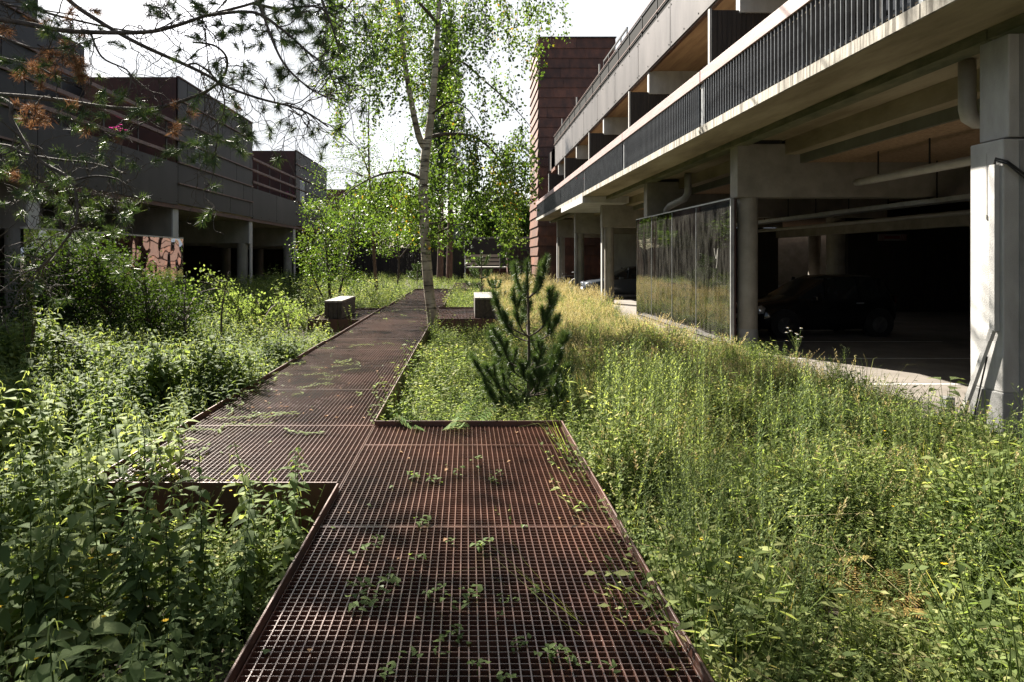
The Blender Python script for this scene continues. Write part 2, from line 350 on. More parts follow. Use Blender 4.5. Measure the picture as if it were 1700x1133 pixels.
l_nettle = LEAF('nettle leaf', [(0,(.04,.07,.024)),(.55,(.115,.165,.058)),(1,(.26,.31,.13))], trans=.5, tmul=(1.55,1.45,.75))
l_herb = LEAF('herb leaf', [(0,(.06,.09,.030)),(.5,(.16,.205,.070)),(.85,(.28,.30,.12)),(1,(.40,.35,.17))], trans=.5, tmul=(1.4,1.45,.8))
l_grass = LEAF('grass blade', [(0,(.06,.10,.022)),(.45,(.14,.195,.05)),(.75,(.26,.275,.11)),(1,(.42,.33,.17))], trans=.48)
l_straw = LEAF('seed head', [(0,(.26,.24,.11)),(.5,(.40,.36,.18)),(1,(.48,.38,.22))], trans=.35, tmul=(1.2,1.1,.8))
l_weed = LEAF('willowy weed leaf', [(0,(.08,.12,.045)),(.5,(.16,.21,.09)),(1,(.25,.30,.14))], trans=.48)
l_birch = LEAF('birch leaf', [(0,(.026,.050,.010)),(.5,(.066,.112,.026)),(.88,(.12,.17,.04)),(.96,(.25,.21,.03)),(1,(.30,.16,.03))], trans=.46, tmul=(1.5,1.5,.7), rough=.5, spec=.25)
l_shrub = LEAF('shrub leaf', [(0,(.014,.030,.009)),(.6,(.034,.060,.016)),(1,(.10,.12,.032))], trans=.4, tmul=(1.7,1.6,.6))
l_needle = LEAF('pine needle', [(0,(.022,.048,.018)),(.6,(.055,.10,.032)),(1,(.12,.16,.055))], trans=.2, rough=.45, spec=.4)
l_dry = LEAF('dry needle', [(0,(.10,.045,.026)),(.6,(.20,.105,.055)),(1,(.32,.22,.12))], trans=.25, tmul=(1.2,1,.8))
l_tree = LEAF('far tree leaf', [(0,(.022,.05,.012)),(.6,(.05,.095,.02)),(1,(.09,.13,.03))], trans=.4, tmul=(1.7,1.6,.6))
l_fern = LEAF('fern frond', [(0,(.05,.10,.02)),(.55,(.10,.17,.04)),(.7,(.22,.20,.06)),(1,(.34,.21,.08))])
l_yellow = LEAF('yellow petal', [(0,(.60,.36,.01)),(1,(.75,.50,.02))], trans=.2, tmul=(1,1,1))
l_whitef = LEAF('white petal', [(0,(.62,.62,.60)),(1,(.75,.75,.73))], trans=.25, tmul=(1,1,1))
l_pinkf = LEAF('magenta petal', [(0,(.45,.03,.22)),(1,(.62,.08,.36))], trans=.25, tmul=(1.2,1,1.1))
l_redf = LEAF('red petal', [(0,(.55,.03,.01)),(1,(.65,.06,.02))], trans=.25, tmul=(1.2,1,1))
# ------------------------------------------------------------------ ground
def sst(a, b, x):
    t = np.clip((x-a)/(b-a), 0, 1); return t*t*(3-2*t)
def gz(x, y):
    x = np.asarray(x, float); y = np.asarray(y, float)
    return .04 + .34*sst(-2.6, -6.0, x) - .08*sst(2.5, 4.6, x) + .05*np.sin(x*1.3+y*.7)*np.sin(y*.9-x*.4)*(np.abs(x) < 9)*(y < 60)
def make_ground():
    xs = np.unique(np.concatenate([np.linspace(-300,-12,12), np.linspace(-12,8,61), np.linspace(8,300,12)]))
    ys = np.unique(np.concatenate([np.linspace(-200,-6,8), np.linspace(-6,56,150), np.linspace(56,600,14)]))
    X, Y = np.meshgrid(xs, ys); Z = gz(X, Y)
    Z = np.where(X < -8.6, np.minimum(Z, .36), Z); Z = np.where(X > 4.85, np.minimum(Z, -.05), Z)
    V = np.stack([X, Y, Z], -1).reshape(-1,3); nx = len(xs); Q = []
    for j in range(len(ys)-1):
        for i in range(nx-1): a = j*nx+i; Q.append((a, a+1, a+nx+1, a+nx))
    f = FB(); f.raw(V, Q, np.full(len(V), .5)); o = f.build('ground', m_soil); struct(o)
make_ground()
b = MB(); b.box(4.78, 36, -8, 62, -.3, 0.0); struct(b.build('parking_floor', m_floor))
b = MB(); b.box(-24, -8.95, -4, 62, -.1, .45); struct(b.build('parking_floor', m_floor))
b = MB()
for k in range(5):     # painted bay lines
    b.box(5.9, 10.6, 10.1+2.55*k, 10.18+2.55*k, .004, .006)
struct(b.build('road_marking', MAT('worn road paint', (.25,.24,.22), (.5,.49,.46), .8, scale=14)))

# ------------------------------------------------------------------ right apartment block
LINES = [.23, 7.22, 14.25, 21.3, 28.3, 35.3, 42.2]
rb = thing('apartment_block', 'long apartment block on white columns over an open car park on the right', 'building', (5.5, 14, 0))
# slab with its weathered edge
b = MB(); b.box(4.62, 16, -6, 45.2, 4.32, 4.466); b.build('balcony_slab', m_soffit, rb)
def fascia(y0, y1): b = MB(); b.box(4.58, 4.617, y0, y1, 4.315, 4.470); return b.build('slab_edge', m_fascia, rb)
prev = -6
for y in [6.9, 13.4, 20.1, 26.9]: fascia(prev, y-.01); prev = y+.01
fascia(prev, 45.2)
b = MB(); b.box(4.56, 4.70, 26.95, 33.0, 4.06, 4.31); b.box(4.703, 6.4, 26.95, 33, 4.06, 4.315); b.build('slab_drop', m_white, rb)
b = MB()
for y0, y1 in zip([-6]+[l+.012 for l in LINES], [l-.012 for l in LINES]+[45.2]): b.box(5.50, 5.78, y0, y1, 4.20, 4.317)
b.build('edge_lip', m_lip, rb)
b = MB()
for y0, y1 in zip([-6]+[l+.21 for l in LINES], [l-.21 for l in LINES]+[45.2]): b.box(6.55, 6.84, y0, y1, 4.02, 4.317)
b.build('edge_beam', m_soffit, rb)
b = MB()
for y0, y1 in zip([-6]+[l+.22 for l in LINES], [l-.22 for l in LINES]+[36]):
    for k in range(4):
        a = y0 + (y1-y0)*k/4; e = y0 + (y1-y0)*(k+1)/4; b.box(6.85, 6.93, a+.004, e-.004, 3.84, 4.24)
b.build('insulation_board', MAT('green grey board', (.085,.085,.06), (.12,.12,.09), .8, scale=2), rb)
b = MB(); b.box(6.94, 36, -6, 45.2, 3.86, 4.1); b.build('car_park_ceiling', m_woodwool, rb)
# beams on column lines with columns
for i, y in enumerate(LINES):
    b = MB(); b.box(5.57, 13.0, y-.2, y+.2, 3.14, 4.24); b.build('beam', m_cream if i != 1 else m_white, rb, bevel=.012)
    b = MB(); b.box(5.60, 6.5, y-.17, y+.17, 4.24, 4.318); b.build('bearing_pad', m_black, rb)
    if i >= 2:
        b = MB(); b.cyl(5.86 if i != 4 else 5.9, y, .42, 3.14, .2, 28); b.build('column', m_cream, rb, smooth=False)
        b = MB(); b.cyl(5.86 if i != 4 else 5.9, y, 0, .42, .203, 28); b.build('column_base_band', m_grayp, rb)
    if i in (4, 5, 6):
        b = MB(); b.box(5.55, 5.60, y-.25, y-.02, 0, 3.135); b.build('edge_post', m_white, rb)
    for x in (13.3, 21.5):
        b = MB(); b.cyl(x, y+3.2 if x < 20 else y, 0, 3.85, .36, 20); b.build('column', m_cream, rb)
# the near square column
b = MB(); b.box(5.50, 6.02, 7.0, 7.46, .50, 3.12); nc = b.build('column', m_white, rb, bevel=.012)
b = MB(); b.box(5.495, 6.024, 6.995, 7.464, -.1, .50); b.build('column_base_band', m_grayp, rb, bevel=.012)
b = MB(); b.box(5.53, 5.95, -.0, .44, 0, 3.13); b.build('column', m_white, rb, bevel=.012)
b = MB(); b.box(5.66, 5.70, 6.985, 6.999, .0, 3.1); b.box(5.68, 5.72, 7.01, 7.019, 3.14, 4.2); b.build('column_groove', m_grayp, rb)
# inner longitudinal beam, back wall, side walls
b = MB(); b.box(12.9, 13.25, -6, 36, 2.72, 3.12)
b.build('inner_beam', m_cream, rb)
for q in ((34, 34.3, -6, 62, 0, 3.85), (13, 34, 46, 46.3, 0, 3.85), (5.7, 34, -6.3, -6.0, 0, 3.85)): b = MB(); b.box(*q); b.build('car_park_wall', m_cream, rb)
b = MB(); b.box(7.2, 13.0, 36.0, 36.2, 0, 3.13); b.build('car_park_wall', m_white, rb)
for q in ((9.2, 13.0, 28.5, 28.7, 0, 3.13), (13.4, 21, 24.0, 24.2, 0, 3.85)): b = MB(); b.box(*q); b.build('car_park_wall', m_dark, rb)
# upper floor facade behind balcony
b = MB(); b.box(7.2, 7.4, -6, 45.2, 4.47, 7.69); b.build('facade_wall', m_dark, rb)
for y0, y1 in zip(LINES[:-1], LINES[1:]):
    fr = MB(); fr.box(7.13, 7.197, y0+.5, y1-.5, 4.6, 6.9); wo_ = fr.build('window', m_white, rb)
    g = MB(); n_ = 3; wdt = (y1-y0-1.0)/n_
    for k in range(n_): g.box(7.115, 7.128, y0+.5+wdt*k+.06, y0+.5+wdt*(k+1)-.06, 4.7, 6.82)
    g.build('pane', m_glassdark, wo_)
b = MB(); b.box(5.75, 16, -6, 45, 7.72, 8.9); b.build('upper_floor', m_cream, rb)
b = MB()
for x in (5.76, 6.24, 6.72): b.box(x, x+.474, -6, 44.9, 7.695, 7.716)
b.build('soffit', m_plysoff, rb)
for i, y in enumerate(LINES):
    b = MB(); b.box(5.66, 7.19, y-.1, y+.1, 6.98, 7.69); b.build('upper_beam', m_white, rb)
    d = MB(); d.box(5.10, 7.1, y-.04, y+.04, 4.47, 7.05)
    x = 5.12
    while x < 7.08: d.box(x, x+.07, y-.055, y+.055, 4.48, 7.04); x += .1
    s_ = d.build('balcony_divider', m_dark, rb)
    d = MB(); d.box(5.05, 5.098, y-.045, y+.045, 4.47, 7.08); d.build('divider_post', m_white, s_)
# parapet panels
y = 18.8 - 3.5*7
k = 0
while y < 43.4:
    b = MB(); b.box(5.60, 5.64, y+.022, y+3.478, 7.70, 8.93, rnd.random())
    p_ = b.build('parapet_panel', m_panelR, rb)
    if y > 3:
        q = MB()
        for yy in (y+.12, y+1.2, y+2.3, y+3.38):
            for zz in (7.8, 8.83): q.tube([(5.597,yy,zz),(5.585,yy,zz)], .022, 6)
        q.build('bolt', m_black, p_)
    y += 3.5
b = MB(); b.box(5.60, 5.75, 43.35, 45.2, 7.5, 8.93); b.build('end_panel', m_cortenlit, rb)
b = MB(); b.box(5.642, 5.745, -6, 43.3, 7.66, 7.70); b.build('drip_edge', m_corten, rb)
b = MB(); b.box(5.72, 5.74, -6, 44.6, 8.901, 9.80); b.build('roof_screen', m_void, rb)
b = MB()
for z in (9.24, 9.775): b.box(5.665, 5.695, -6, 44.6, z, z+.03)
tr = b.build('roof_rail', m_corten, rb)
y = -4.0
while y < 44:
    b = MB(); b.box(5.697, 5.717, y, y+.03, 8.9, 9.775); b.build('roof_rail_post', m_black, tr); y += 1.75
for y in (30.5, 36.8, 42.5):
    b = MB(); b.box(5.9, 5.96, y, y+.06, 8.9, 10.55); b.build('roof_post', m_pipe, rb)
b = MB(); b.box(5.9, 5.95, 25.2, 29.5, 10.35, 10.41); b.box(5.9, 5.95, 25.2, 29.5, 9.95, 9.99)
for y in (25.2, 26.2, 27.3, 28.4, 29.45): b.box(5.9, 5.94, y, y+.05, 9.0, 10.35)
b.build('roof_guard_rail', m_black, rb)
# balcony railings: rail, posts, bars
RSEG = [(-4.0, 0.1), (.14, 6.88), (6.92, 13.38), (13.42, 20.1), (20.14, 26.9), (26.94, 33.6), (33.64, 40.3), (40.34, 45.1)]
for i, (y0, y1) in enumerate(RSEG):
    b = MB(); b.box(4.575, 4.63, y0, y1, 5.33, 5.56); rl = b.build('railing', m_pink, rb, bevel=.006)
    for y in (y0+.02, y1-.10): b = MB(); b.box(4.64, 4.70, y, y+.08, 4.47, 5.33); b.build('railing_post', m_galv, rl)
    b = MB(); b.box(4.645, 4.675, y0+.1, y1-.1, 5.27, 5.325); b.box(4.645, 4.675, y0+.1, y1-.1, 4.54, 4.575); b.build('railing_bar', m_galv, rl)
    n_ = int((y1-y0)/.122); bars = [y0 + .1 + (y1-y0-.2)*(k+.5)/n_ for k in range(n_)]
    if i in (2, 3) :
        b = MB(); b.box(4.60, 4.64, bars[0]-.009, bars[0]+.009, 4.475, 5.33); o0 = b.build('baluster', m_bal, rl)
        for yy in bars[1:50]:
            c = o0.copy(); COL.objects.link(c); c.parent = rl; c.location = (0, yy-bars[0], 0)
        bars = bars[50:]
    if bars:
        b = MB()
        for yy in bars: b.box(4.60, 4.64, yy-.009, yy+.009, 4.475, 5.33)
        o = b.build('baluster', m_bal, rl); o['kind'] = 'stuff'
# pipes, tray, duct
b = MB(); b.tube([(7.6,6.0,3.36),(7.6,13.0,3.36),(7.6,13.3,3.36)], .075, 14); pp = b.build('drain_pipe', m_pipe, rb, smooth=True)
b = MB()
for y in (8.0, 9.6, 11.2, 12.6): b.box(7.59, 7.61, y, y+.02, 3.42, 3.86)
b.build('pipe_hanger', m_black, pp)
b = MB(); b.box(9.4, 9.75, 0, 34, 3.0, 3.012); b.box(9.38, 9.40, 0, 34, 3.0, 3.09); b.box(9.75, 9.77, 0, 34, 3.0, 3.09); tr_ = b.build('cable_tray', m_galv, rb)
b = MB()
y = 1
while y < 33:
    b.box(9.5, 9.52, y, y+.02, 3.09, 3.86); y += 1.6
b.build('tray_hanger', m_black, tr_)
b = MB()
for k in range(5): b = MB(); b.tube([(9.45+.06*k, 0+j*1.7, 3.03+.012*math.sin(j*2.1+k)) for j in range(20)], .016, 6); b.build('cable', m_black, tr_)
b = MB(); b.tube([(11.6,0,2.95),(11.6,35,2.95)], .06, 10); b.tube([(10.9,0,3.25),(10.9,35,3.25)], .05, 10); b.build('service_pipe', m_pipe, rb, smooth=True)
b = MB(); b.tube([(6.12,8.35,4.3),(6.12,8.35,3.72),(6.16,8.37,3.62),(6.25,8.4,3.58),(7.2,8.4,3.55)], .095, 16); b.build('drain_pipe', m_pipe, rb, smooth=True)
b = MB(); b.tube([(6.35,19.6,4.3),(6.35,19.6,3.75),(6.3,19.75,3.6),(6.1,20.5,3.45),(6.05,20.65,3.35),(6.05,20.7,3.0)], .10, 16); b.build('drain_pipe', m_pipe, rb, smooth=True)
b = MB(); b.box(5.44, 5.494, 7.04, 7.11, 1.14, 2.86); b.bar((5.455,7.075,1.16), (5.42,7.50,.10), .045, .045); b.build('cable_duct', m_white, rb)
b = MB(); b.tube([(5.47,7.075,2.87),(5.44,7.02,2.92),(5.5,6.95,2.88),(5.75,6.90,2.66),(6.3,6.88,2.5)], .012, 8); b.build('cable', m_black, rb); b = MB()
b.tube([(5.47,7.09,2.86),(5.43,7.02,2.90),(5.5,6.94,2.85),(5.75,6.89,2.6),(6.3,6.87,2.42)], .009, 8); b.build('cable', m_black, rb); b = MB()
b.tube([(5.45,7.15,.85),(5.45,7.25,.50),(5.44,7.36,.05)], .008, 8); b.build('cable', m_black, rb)
b = MB(); b.box(5.30, 5.40, 7.55, 7.65, -.05, .34); b.build('post_stub', m_grayp, rb)
b = MB(); b.tube([(5.494,7.22,3.0),(5.494,7.22,2.35)], .003, 5); b.tube([(5.494,7.22,2.35),(5.494,7.22,2.30)], .008, 5); b.build('pull_cord', m_pipe, rb)
# striped height signs hung in the car park
def height_sign(x, y, w_, label):
    t = thing('height_limit_sign', label, 'sign', (x, y, 2.6))
    b = MB(); b.box(x-w_/2, x+w_/2, y-.01, y+.01, 2.46, 2.68); b.build('board', m_grayp, t)  # white board coloured grey, dimness of the car park put into its colour
    b = MB()
    for k in list(range(5)) + list(range(5)):
        pass
    for sx in (-1, 1):
        for k in range(4):
            x0 = x + sx*(w_/2-.03-.055*k) - .02
            b.hexa([(x0,y-.014,2.465),(x0+.025,y-.014,2.465),(x0+.025,y-.0115,2.465),(x0,y-.0115,2.465),(x0+.05,y-.014,2.675),(x0+.075,y-.014,2.675),(x0+.075,y-.0115,2.675),(x0+.05,y-.0115,2.675)])
    b.box(x-w_*.27, x+w_*.27, y-.014, y-.0115, 2.52, 2.62); b.build('red_stripes', m_red, t)
    b = MB(); b.box(x-w_*.4, x-w_*.4+.015, y-.005, y+.005, 2.681, 3.86); b.box(x+w_*.4, x+w_*.4+.015, y-.005, y+.005, 2.681, 3.86); b.build('hanger', m_black, t)
height_sign(14.2, 22.8, .95, 'larger red and white striped height sign hanging deep in the car park')
height_sign(14.4, 33.0, .9, 'smaller striped height sign hanging farther back, above the parked black hatchback')

# polished screen on the right
ms = thing('steel_screen', 'dull streaked polished steel screen standing in the meadow edge under the right block', 'screen', (5.45, 18, 0))
b = MB(); b.box(5.44, 5.50, 14.1, 21.9, .10, 3.10); b.build('steel_sheet', m_mirR, ms)
b = MB(); b.box(5.43, 5.51, 14.09, 21.91, 3.10, 3.13); b.box(5.435, 5.505, 14.06, 14.098, .08, 3.098); b.build('trim', m_galv, ms)
for y in (16.2, 18.1, 20.1): b = MB(); b.box(5.432, 5.438, y-.006, y+.006, .12, 3.09); b.build('joint_strip', m_galv, ms)
b = MB()
pts = [(0,.95),(.04,.82),(.09,.72),(.13,.80),(.16,.95),(.15,.80),(.13,.62),(.10,.52)]
for (a0, z0), (a1, z1) in zip(pts[:-1], pts[1:]): b.bar((5.434,15.0-a0*1.3,1.15+z0), (5.434,15.0-a1*1.3,1.15+z1), .006, .012, up=(0,1,0))
b.build('chalk_scribble', m_pipe, ms)
b = MB(); b.box(5.46, 5.70, 14.15, 21.85, -.06, .10); b.build('screen_foot', m_soil, ms)
b = MB(); b.box(5.52, 5.60, 14.2, 14.26, 0, 3.09); b.build('end_frame', m_redwall, ms)

# ------------------------------------------------------------------ rust clad tower
tw = thing('stair_tower', 'tall windowless rust red tower clad in overlapping steel shingles behind the right block', 'tower', (7.6, 50, 0))
b = MB(); b.box(5.0, 10.2, 47.1, 53, -.1, 16.9); b.build('wall', m_corten, tw)
b = MB(); rows = 25; hgt = 17.0/rows
for r in range(rows):
    z0 = r*hgt; z1 = z0 + hgt + .03; off = (r % 2)*1.1 + (r % 3)*.45
    x = 4.95 - off
    while x < 10.25:
        x0, x1 = max(x, 4.95)+.006, min(x+2.6, 10.25)-.006
        if x1-x0 > .05:
            b.hexa([(x0,46.99,z0),(x1,46.99,z0),(x1,47.09,z0),(x0,47.09,z0),(x0,47.05,z1),(x1,47.05,z1),(x1,47.09,z1),(x0,47.09,z1)], rnd.random())
        x += 2.6
b.build('front_shingles', m_corten, tw)
b = MB()
for r in range(rows):
    z0 = r*hgt; z1 = z0 + hgt + .03; y = 47.0 - (r % 2)*1.2
    while y < 53:
        y0, y1 = max(y, 47.1)+.006, min(y+2.6, 53)-.006
        if y1-y0 > .05:
            b.hexa([(4.86,y0,z0),(4.99,y0,z0),(4.99,y1,z0),(4.86,y1,z0),(4.95,y0,z1),(4.99,y0,z1),(4.99,y1,z1),(4.95,y1,z1)], rnd.random())
        y += 2.6
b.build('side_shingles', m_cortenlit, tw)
b = MB(); b.box(4.9, 10.3, 46.95, 53.1, 17.03, 17.10); b.build('roof_cap', m_black, tw)

# ------------------------------------------------------------------ left apartment block
XL = -8.8
lb = thing('apartment_block', 'dark steel clad apartment block with recessed terraces, raised on columns on the left', 'building', (-9, 24, .4))
LL = [14.0, 20.8, 28.05, 35.15, 42.9, 50]
def closed(y0, y1, top, win=None):
    b = MB(); b.box(XL-5.3, XL-.06, y0, y1, 3.56, top); u = b.build('wall', m_redwall, lb)
    zs = [3.52, 4.16, 4.80, 5.48, 6.10, 6.72, 7.40]
    while zs[-1] < top-.3: zs.append(zs[-1]+.64)
    c = MB(); led = MB()
    for r, (z0, z1) in enumerate(zip(zs[:-1], zs[1:])):
        y = y0 - (r % 3)*.8
        while y < y1:
            a, e = max(y, y0)+.014, min(y+2.3, y1)-.014
            if e-a > .1:
                if win and a < win[1] and e > win[0] and z0 < win[3] and z1 > win[2]:
                    for (p, q, s_, t_) in ((a, min(win[0], e), z0, z1), (max(win[1], a), e, z0, z1), (max(a, win[0]), min(e, win[1]), z0, win[2]), (max(a, win[0]), min(e, win[1]), win[3], z1)):
                        if q-p > .02 and t_-s_ > .06: c.box(XL-.03, XL, p, q, s_+.03, t_-.01, rnd.random())
                else: c.box(XL-.03, XL, a, e, z0+.03, z1-.01, rnd.random())
            y += 2.3
        if r: led.box(XL-.02, XL+.05, y0, y1, z0-.015, z0+.025)
    led.box(XL-.06, XL+.03, y0, y1, top, top+.04)
    c.build('cladding', m_cladL, u); led.build('ledge_strip', m_ledge, u)
    if win:
        b = MB(); b.box(XL-.058, XL-.02, win[0], win[1], win[2], win[3]); wn = b.build('window', m_glassdark, lb)
        b = MB(); zz = win[2]+.03
        while zz < win[3]-.03: b.box(XL-.019, XL+.01, win[0], win[1], zz, zz+.02); zz += .07
        b.build('louvre', m_black, wn)
closed(6.0, 14.0, 9.3)  # unseen top height set for the shade it casts on the left beds
closed(20.8, 28.05, 7.40, (22.1, 23.15, 5.0, 5.95))
closed(35.15, 42.9, 7.40, (36.0, 37.2, 4.9, 6.0))
closed(50.0, 57, 6.9)
def terrace(y0, y1, back=True):
    b = MB(); b.box(-13.8, XL-.1, y0+.01, y1-.01, 3.58, 3.72); b.build('terrace_floor', m_soffit, lb)
    n_ = 2; st = (y1-y0)/n_
    for k in range(n_):
        b = MB(); b.box(XL-.035, XL, y0+st*k+.012, y0+st*(k+1)-.012, 3.50, 4.76, rnd.random()); p_ = b.build('parapet_panel', m_cladL, lb)
        q = MB()
        for yy in (.1, st*.33, st*.66, st-.1):
            for zz in (3.6, 4.66): q.tube([(XL,y0+st*k+yy,zz),(XL+.01,y0+st*k+yy,zz)], .018, 6)
        q.build('bolt', m_black, p_)
    b = MB()
    for z in (5.02, 5.50, 5.97): b.box(XL-.06, XL+.03, y0+.01, y1-.01, z-.045, z+.045)
    rl = b.build('railing', m_ledge, lb)
    y = y0+.9
    while y < y1: b = MB(); b.box(XL-.10, XL-.065, y, y+.05, 3.73, 6.02); b.build('railing_post', m_black, rl); y += 1.75
    if back:
        b = MB(); b.box(-17, -11.35, y0-.02, y1-.6, 3.6, 8.15); bw = b.build('back_wall', m_dark, lb)
        c = MB()
        for r in range(3):
            yy = y0 - 1.0*(r % 2)
            while yy < y1-.6:
                a, e = max(yy, y0)+.008, min(yy+2.2, y1-.6)-.008
                if e-a > .1: c.box(-11.345, -11.31, a, e, 6.2+.65*r+.02, 6.2+.65*(r+1)-.01, rnd.random())
                yy += 2.2
        c.build('cladding', m_cladL, bw)
terrace(14.0, 20.8); terrace(28.05, 35.15); terrace(42.9, 50.0, False)
b = MB(); b.box(-17, -11.35, 2, 13.98, 3.6, 8.15); b.build('back_wall', m_dark, lb)
b = MB(); b.box(-22, XL-.07, 2, 57, 3.40, 3.555); b.build('floor_slab', m_soffit, lb)
b = MB(); b.box(XL-.068, XL-.02, 2, 57, 3.38, 3.498); b.build('perforated_strip', m_corten, lb)
for y in LL + [7.0]:
    b = MB(); b.box(-16, XL-.12, y-.18, y+.18, 2.49, 3.395); b.build('beam', m_concrete, lb)
    b = MB(); b.box(XL-.115, XL-.07, y-.2, y+.2, 2.47, 3.376); b.build('beam_end', m_white, lb)
    b = MB(); b.cyl(-9.22, y, .45, 2.49, .22, 24); b.build('column', m_concrete, lb)
    if y > 25:
        b = MB(); b.box(XL-.115, XL-.07, y-.06, y+.2, .3, 2.465); b.build('edge_post', m_white, lb)
    b = MB(); b.cyl(-15.5, y+1, .45, 3.4, .3, 16); b.build('column', m_concrete, lb)
b = MB(); b.box(-20.3, -20, 2, 57, .4, 3.4); b.box(-20, -9.5, 56.8, 57, .4, 3.4); b.build('car_park_wall', m_dark, lb)
msl = thing('steel_screen', 'mirror bright rippled steel screen behind the dark shrub under the left block', 'screen', (-8.6, 17, .4))
b = MB(); b.box(-8.66, -8.60, 13.25, 20.7, .45, 2.46); b.build('steel_sheet', m_mirL, msl)
b = MB(); b.box(-8.67, -8.59, 13.24, 20.71, 2.46, 2.50); b.build('trim', m_galv, msl)

# ------------------------------------------------------------------ end fence, landing, things behind
fn = thing('board_fence', 'black board fence closing the courtyard left of the landing', 'fence', (-5, 53, .1))
b = MB(); x = -10.5
while x < -.2: b.box(x, min(x+.145, -.16), 53, 53.04, .05, 2.62, rnd.random()); x += .15
b.build('boards', m_fence, fn); b = MB(); b.box(-10.5, -.16, 53.045, 53.1, 2.3, 2.4); b.box(-10.5, -.16, 53.045, 53.1, .5, .6); b.build('fence_rail', m_fence, fn)
fn = thing('board_fence', 'short black board fence between the landing and the rust tower', 'fence', (4, 53, .1))
b = MB(); x = 3.15
while x < 4.85: b.box(x, min(x+.145, 4.9), 53, 53.04, 0, 2.6, rnd.random()); x += .15
b.build('boards', m_fence, fn); b = MB(); b.box(3.15, 4.9, 53.045, 53.1, 2.3, 2.4); b.build('fence_rail', m_fence, fn)
ld = thing('timber_landing', 'raised landing with brown plank balustrade and rusty steps in the fence gap', 'landing', (1.5, 53, 0))
b = MB(); b.box(-.14, 3.1, 52.6, 56, 1.05, 1.17); b.build('deck_edge', m_woodtop, ld)
b = MB()
for z in (1.32, 1.62, 1.93): b.box(-.05, 2.55, 52.75, 52.80, z, z+.2)
b.build('balustrade_plank', MAT('pale planks', (.30,.26,.22), (.46,.41,.36), .8, scale=4, stretch=(.4,4,4)), ld)
for x in (-.12, 2.52, 3.05):
    b = MB(); b.box(x, x+.05, 52.68, 52.74, .2, 2.3); b.build('balustrade_post', m_white, ld)
for x in (-.14, 3.08):
    b = MB(); b.bar((x,52.7,2.2), (x,51.6,1.25), .05, .12); b.bar((x,52.66,1.1), (x,51.2,.2), .06, .25); b.build('stringer', m_white if x < 0 else m_cortenlit, ld)
for k in range(5):
    b = MB(); b.box(-.08, 3.02, 52.4-.26*k, 52.66-.26*k, .85-.2*k, .89-.2*k); b.build('step', m_corten, ld)
b = MB(); b.box(-.14, 3.1, 52.75, 52.8, -.1, 1.04); b.build('riser_board', m_corten, ld)
bw = thing('retaining_wall', 'black wall with pale coping behind the landing', 'wall', (3, 62, 0))
b = MB(); b.box(-1.0, 6.5, 62, 62.3, -.1, 3.62); b.build('wall_body', m_fence, bw); b = MB(); b.box(-1.0, 6.5, 61.95, 62.35, 3.62, 3.78); b.build('coping', m_woodtop, bw)
gh = thing('low_building', 'grey green low building with a red curtained window beyond the black wall', 'building', (3, 72, 0))
b = MB(); b.box(-2, 9, 72, 80, -.1, 5.9); b.build('wall', m_greenwall, gh)
b = MB(); b.box(-2.2, 9.2, 71.6, 80.2, 5.9, 6.1); b.build('roof', m_concrete, gh)
b = MB(); b.box(.6, 4.6, 71.93, 71.99, 4.15, 5.15); wn = b.build('window', m_white, gh); 
for q in ((.7, 2.4), (3.4, 4.5)): b = MB(); b.box(q[0], q[1], 71.9, 71.925, 4.22, 5.08); b.build('pane', m_glassdark, wn)
b = MB(); b.box(2.45, 3.35, 71.9, 71.925, 4.22, 5.08); b.build('curtain', m_cortenlit, wn)
eb = thing('dark_building', 'dark brown flat roofed building behind the left end of the fence', 'building', (-12, 60, 0))
b = MB(); b.box(-19, -8.6, 57.5, 66, -.1, 6.6); b.build('wall', m_redwall, eb); b = MB(); b.box(-9.0, -8.5, 57.35, 57.45, -.1, 3.6); b.build('downpipe', m_galv, eb)
b = MB(); b.box(-19.1, -8.5, 57.47, 66.1, 6.6, 6.75); b.build('roof', m_black, eb)

# ------------------------------------------------------------------ rusty grating walkways
ZD = .42; CELL = .0368
def deck(label, x0, x1, y0, y1, rims, depth=.36, cells=True, step=CELL):
    t = thing('grating_walkway', label, 'walkway', ((x0+x1)/2, (y0+y1)/2, 0))
    y = y0; ph = 1.62
    while y < y1 - .1:
        e = y + ph if y + ph < y1 - .5 else y1
        b = MB(); n_ = max(2, round((x1-x0)/CELL)); xs = [x0+.006 + (x1-x0-.012)*k/n_ for k in range(n_+1)]
        for x in xs: b.box(x-.0027, x+.0027, y+.011, e-.011, ZD-.032, ZD)
        m_ = round((e-y)/step)
        for k in range(1, m_):
            yy = y + (e-y)*k/m_; b.box(x0+.006, x1-.006, yy-.0014, yy+.0014, ZD-.026, ZD-.004)
        b.box(x0+.004, x1-.004, y+.002, y+.0105, ZD-.034, ZD+.0005); b.box(x0+.004, x1-.004, e-.0105, e-.002, ZD-.034, ZD+.0005)
        b.build('grating', m_grate, t); y = e
    y = y0+.5
    while y < y1: b = MB(); b.box(x0+.01, x1-.01, y, y+.05, ZD-.16, ZD-.036); b.build('bearer', m_rim, t); y += 1.62
    for (a0, a1, c0, c1) in rims:
        b = MB(); b.box(a0, a1, c0, c1, ZD-depth, ZD+.042); b.build('rim', m_rim, t, bevel=.003)
    return t
deck('wide near rusty grating deck at the bottom centre, in the foreground', -.81, .825, .5, 5.97,
     [(-.824,-.812,.5,4.33), (.827,.839,.5,5.985), (-.80,.826,5.973,5.985)])
deck('long rusty grating walkway running from the nettles past the birch trunk', -2.43, -.812, 4.36, 15.9,
     [(-2.444,-2.432,4.345,15.9), (-2.431,-.826,4.345,4.357), (-.811,-.799,5.99,15.88)])
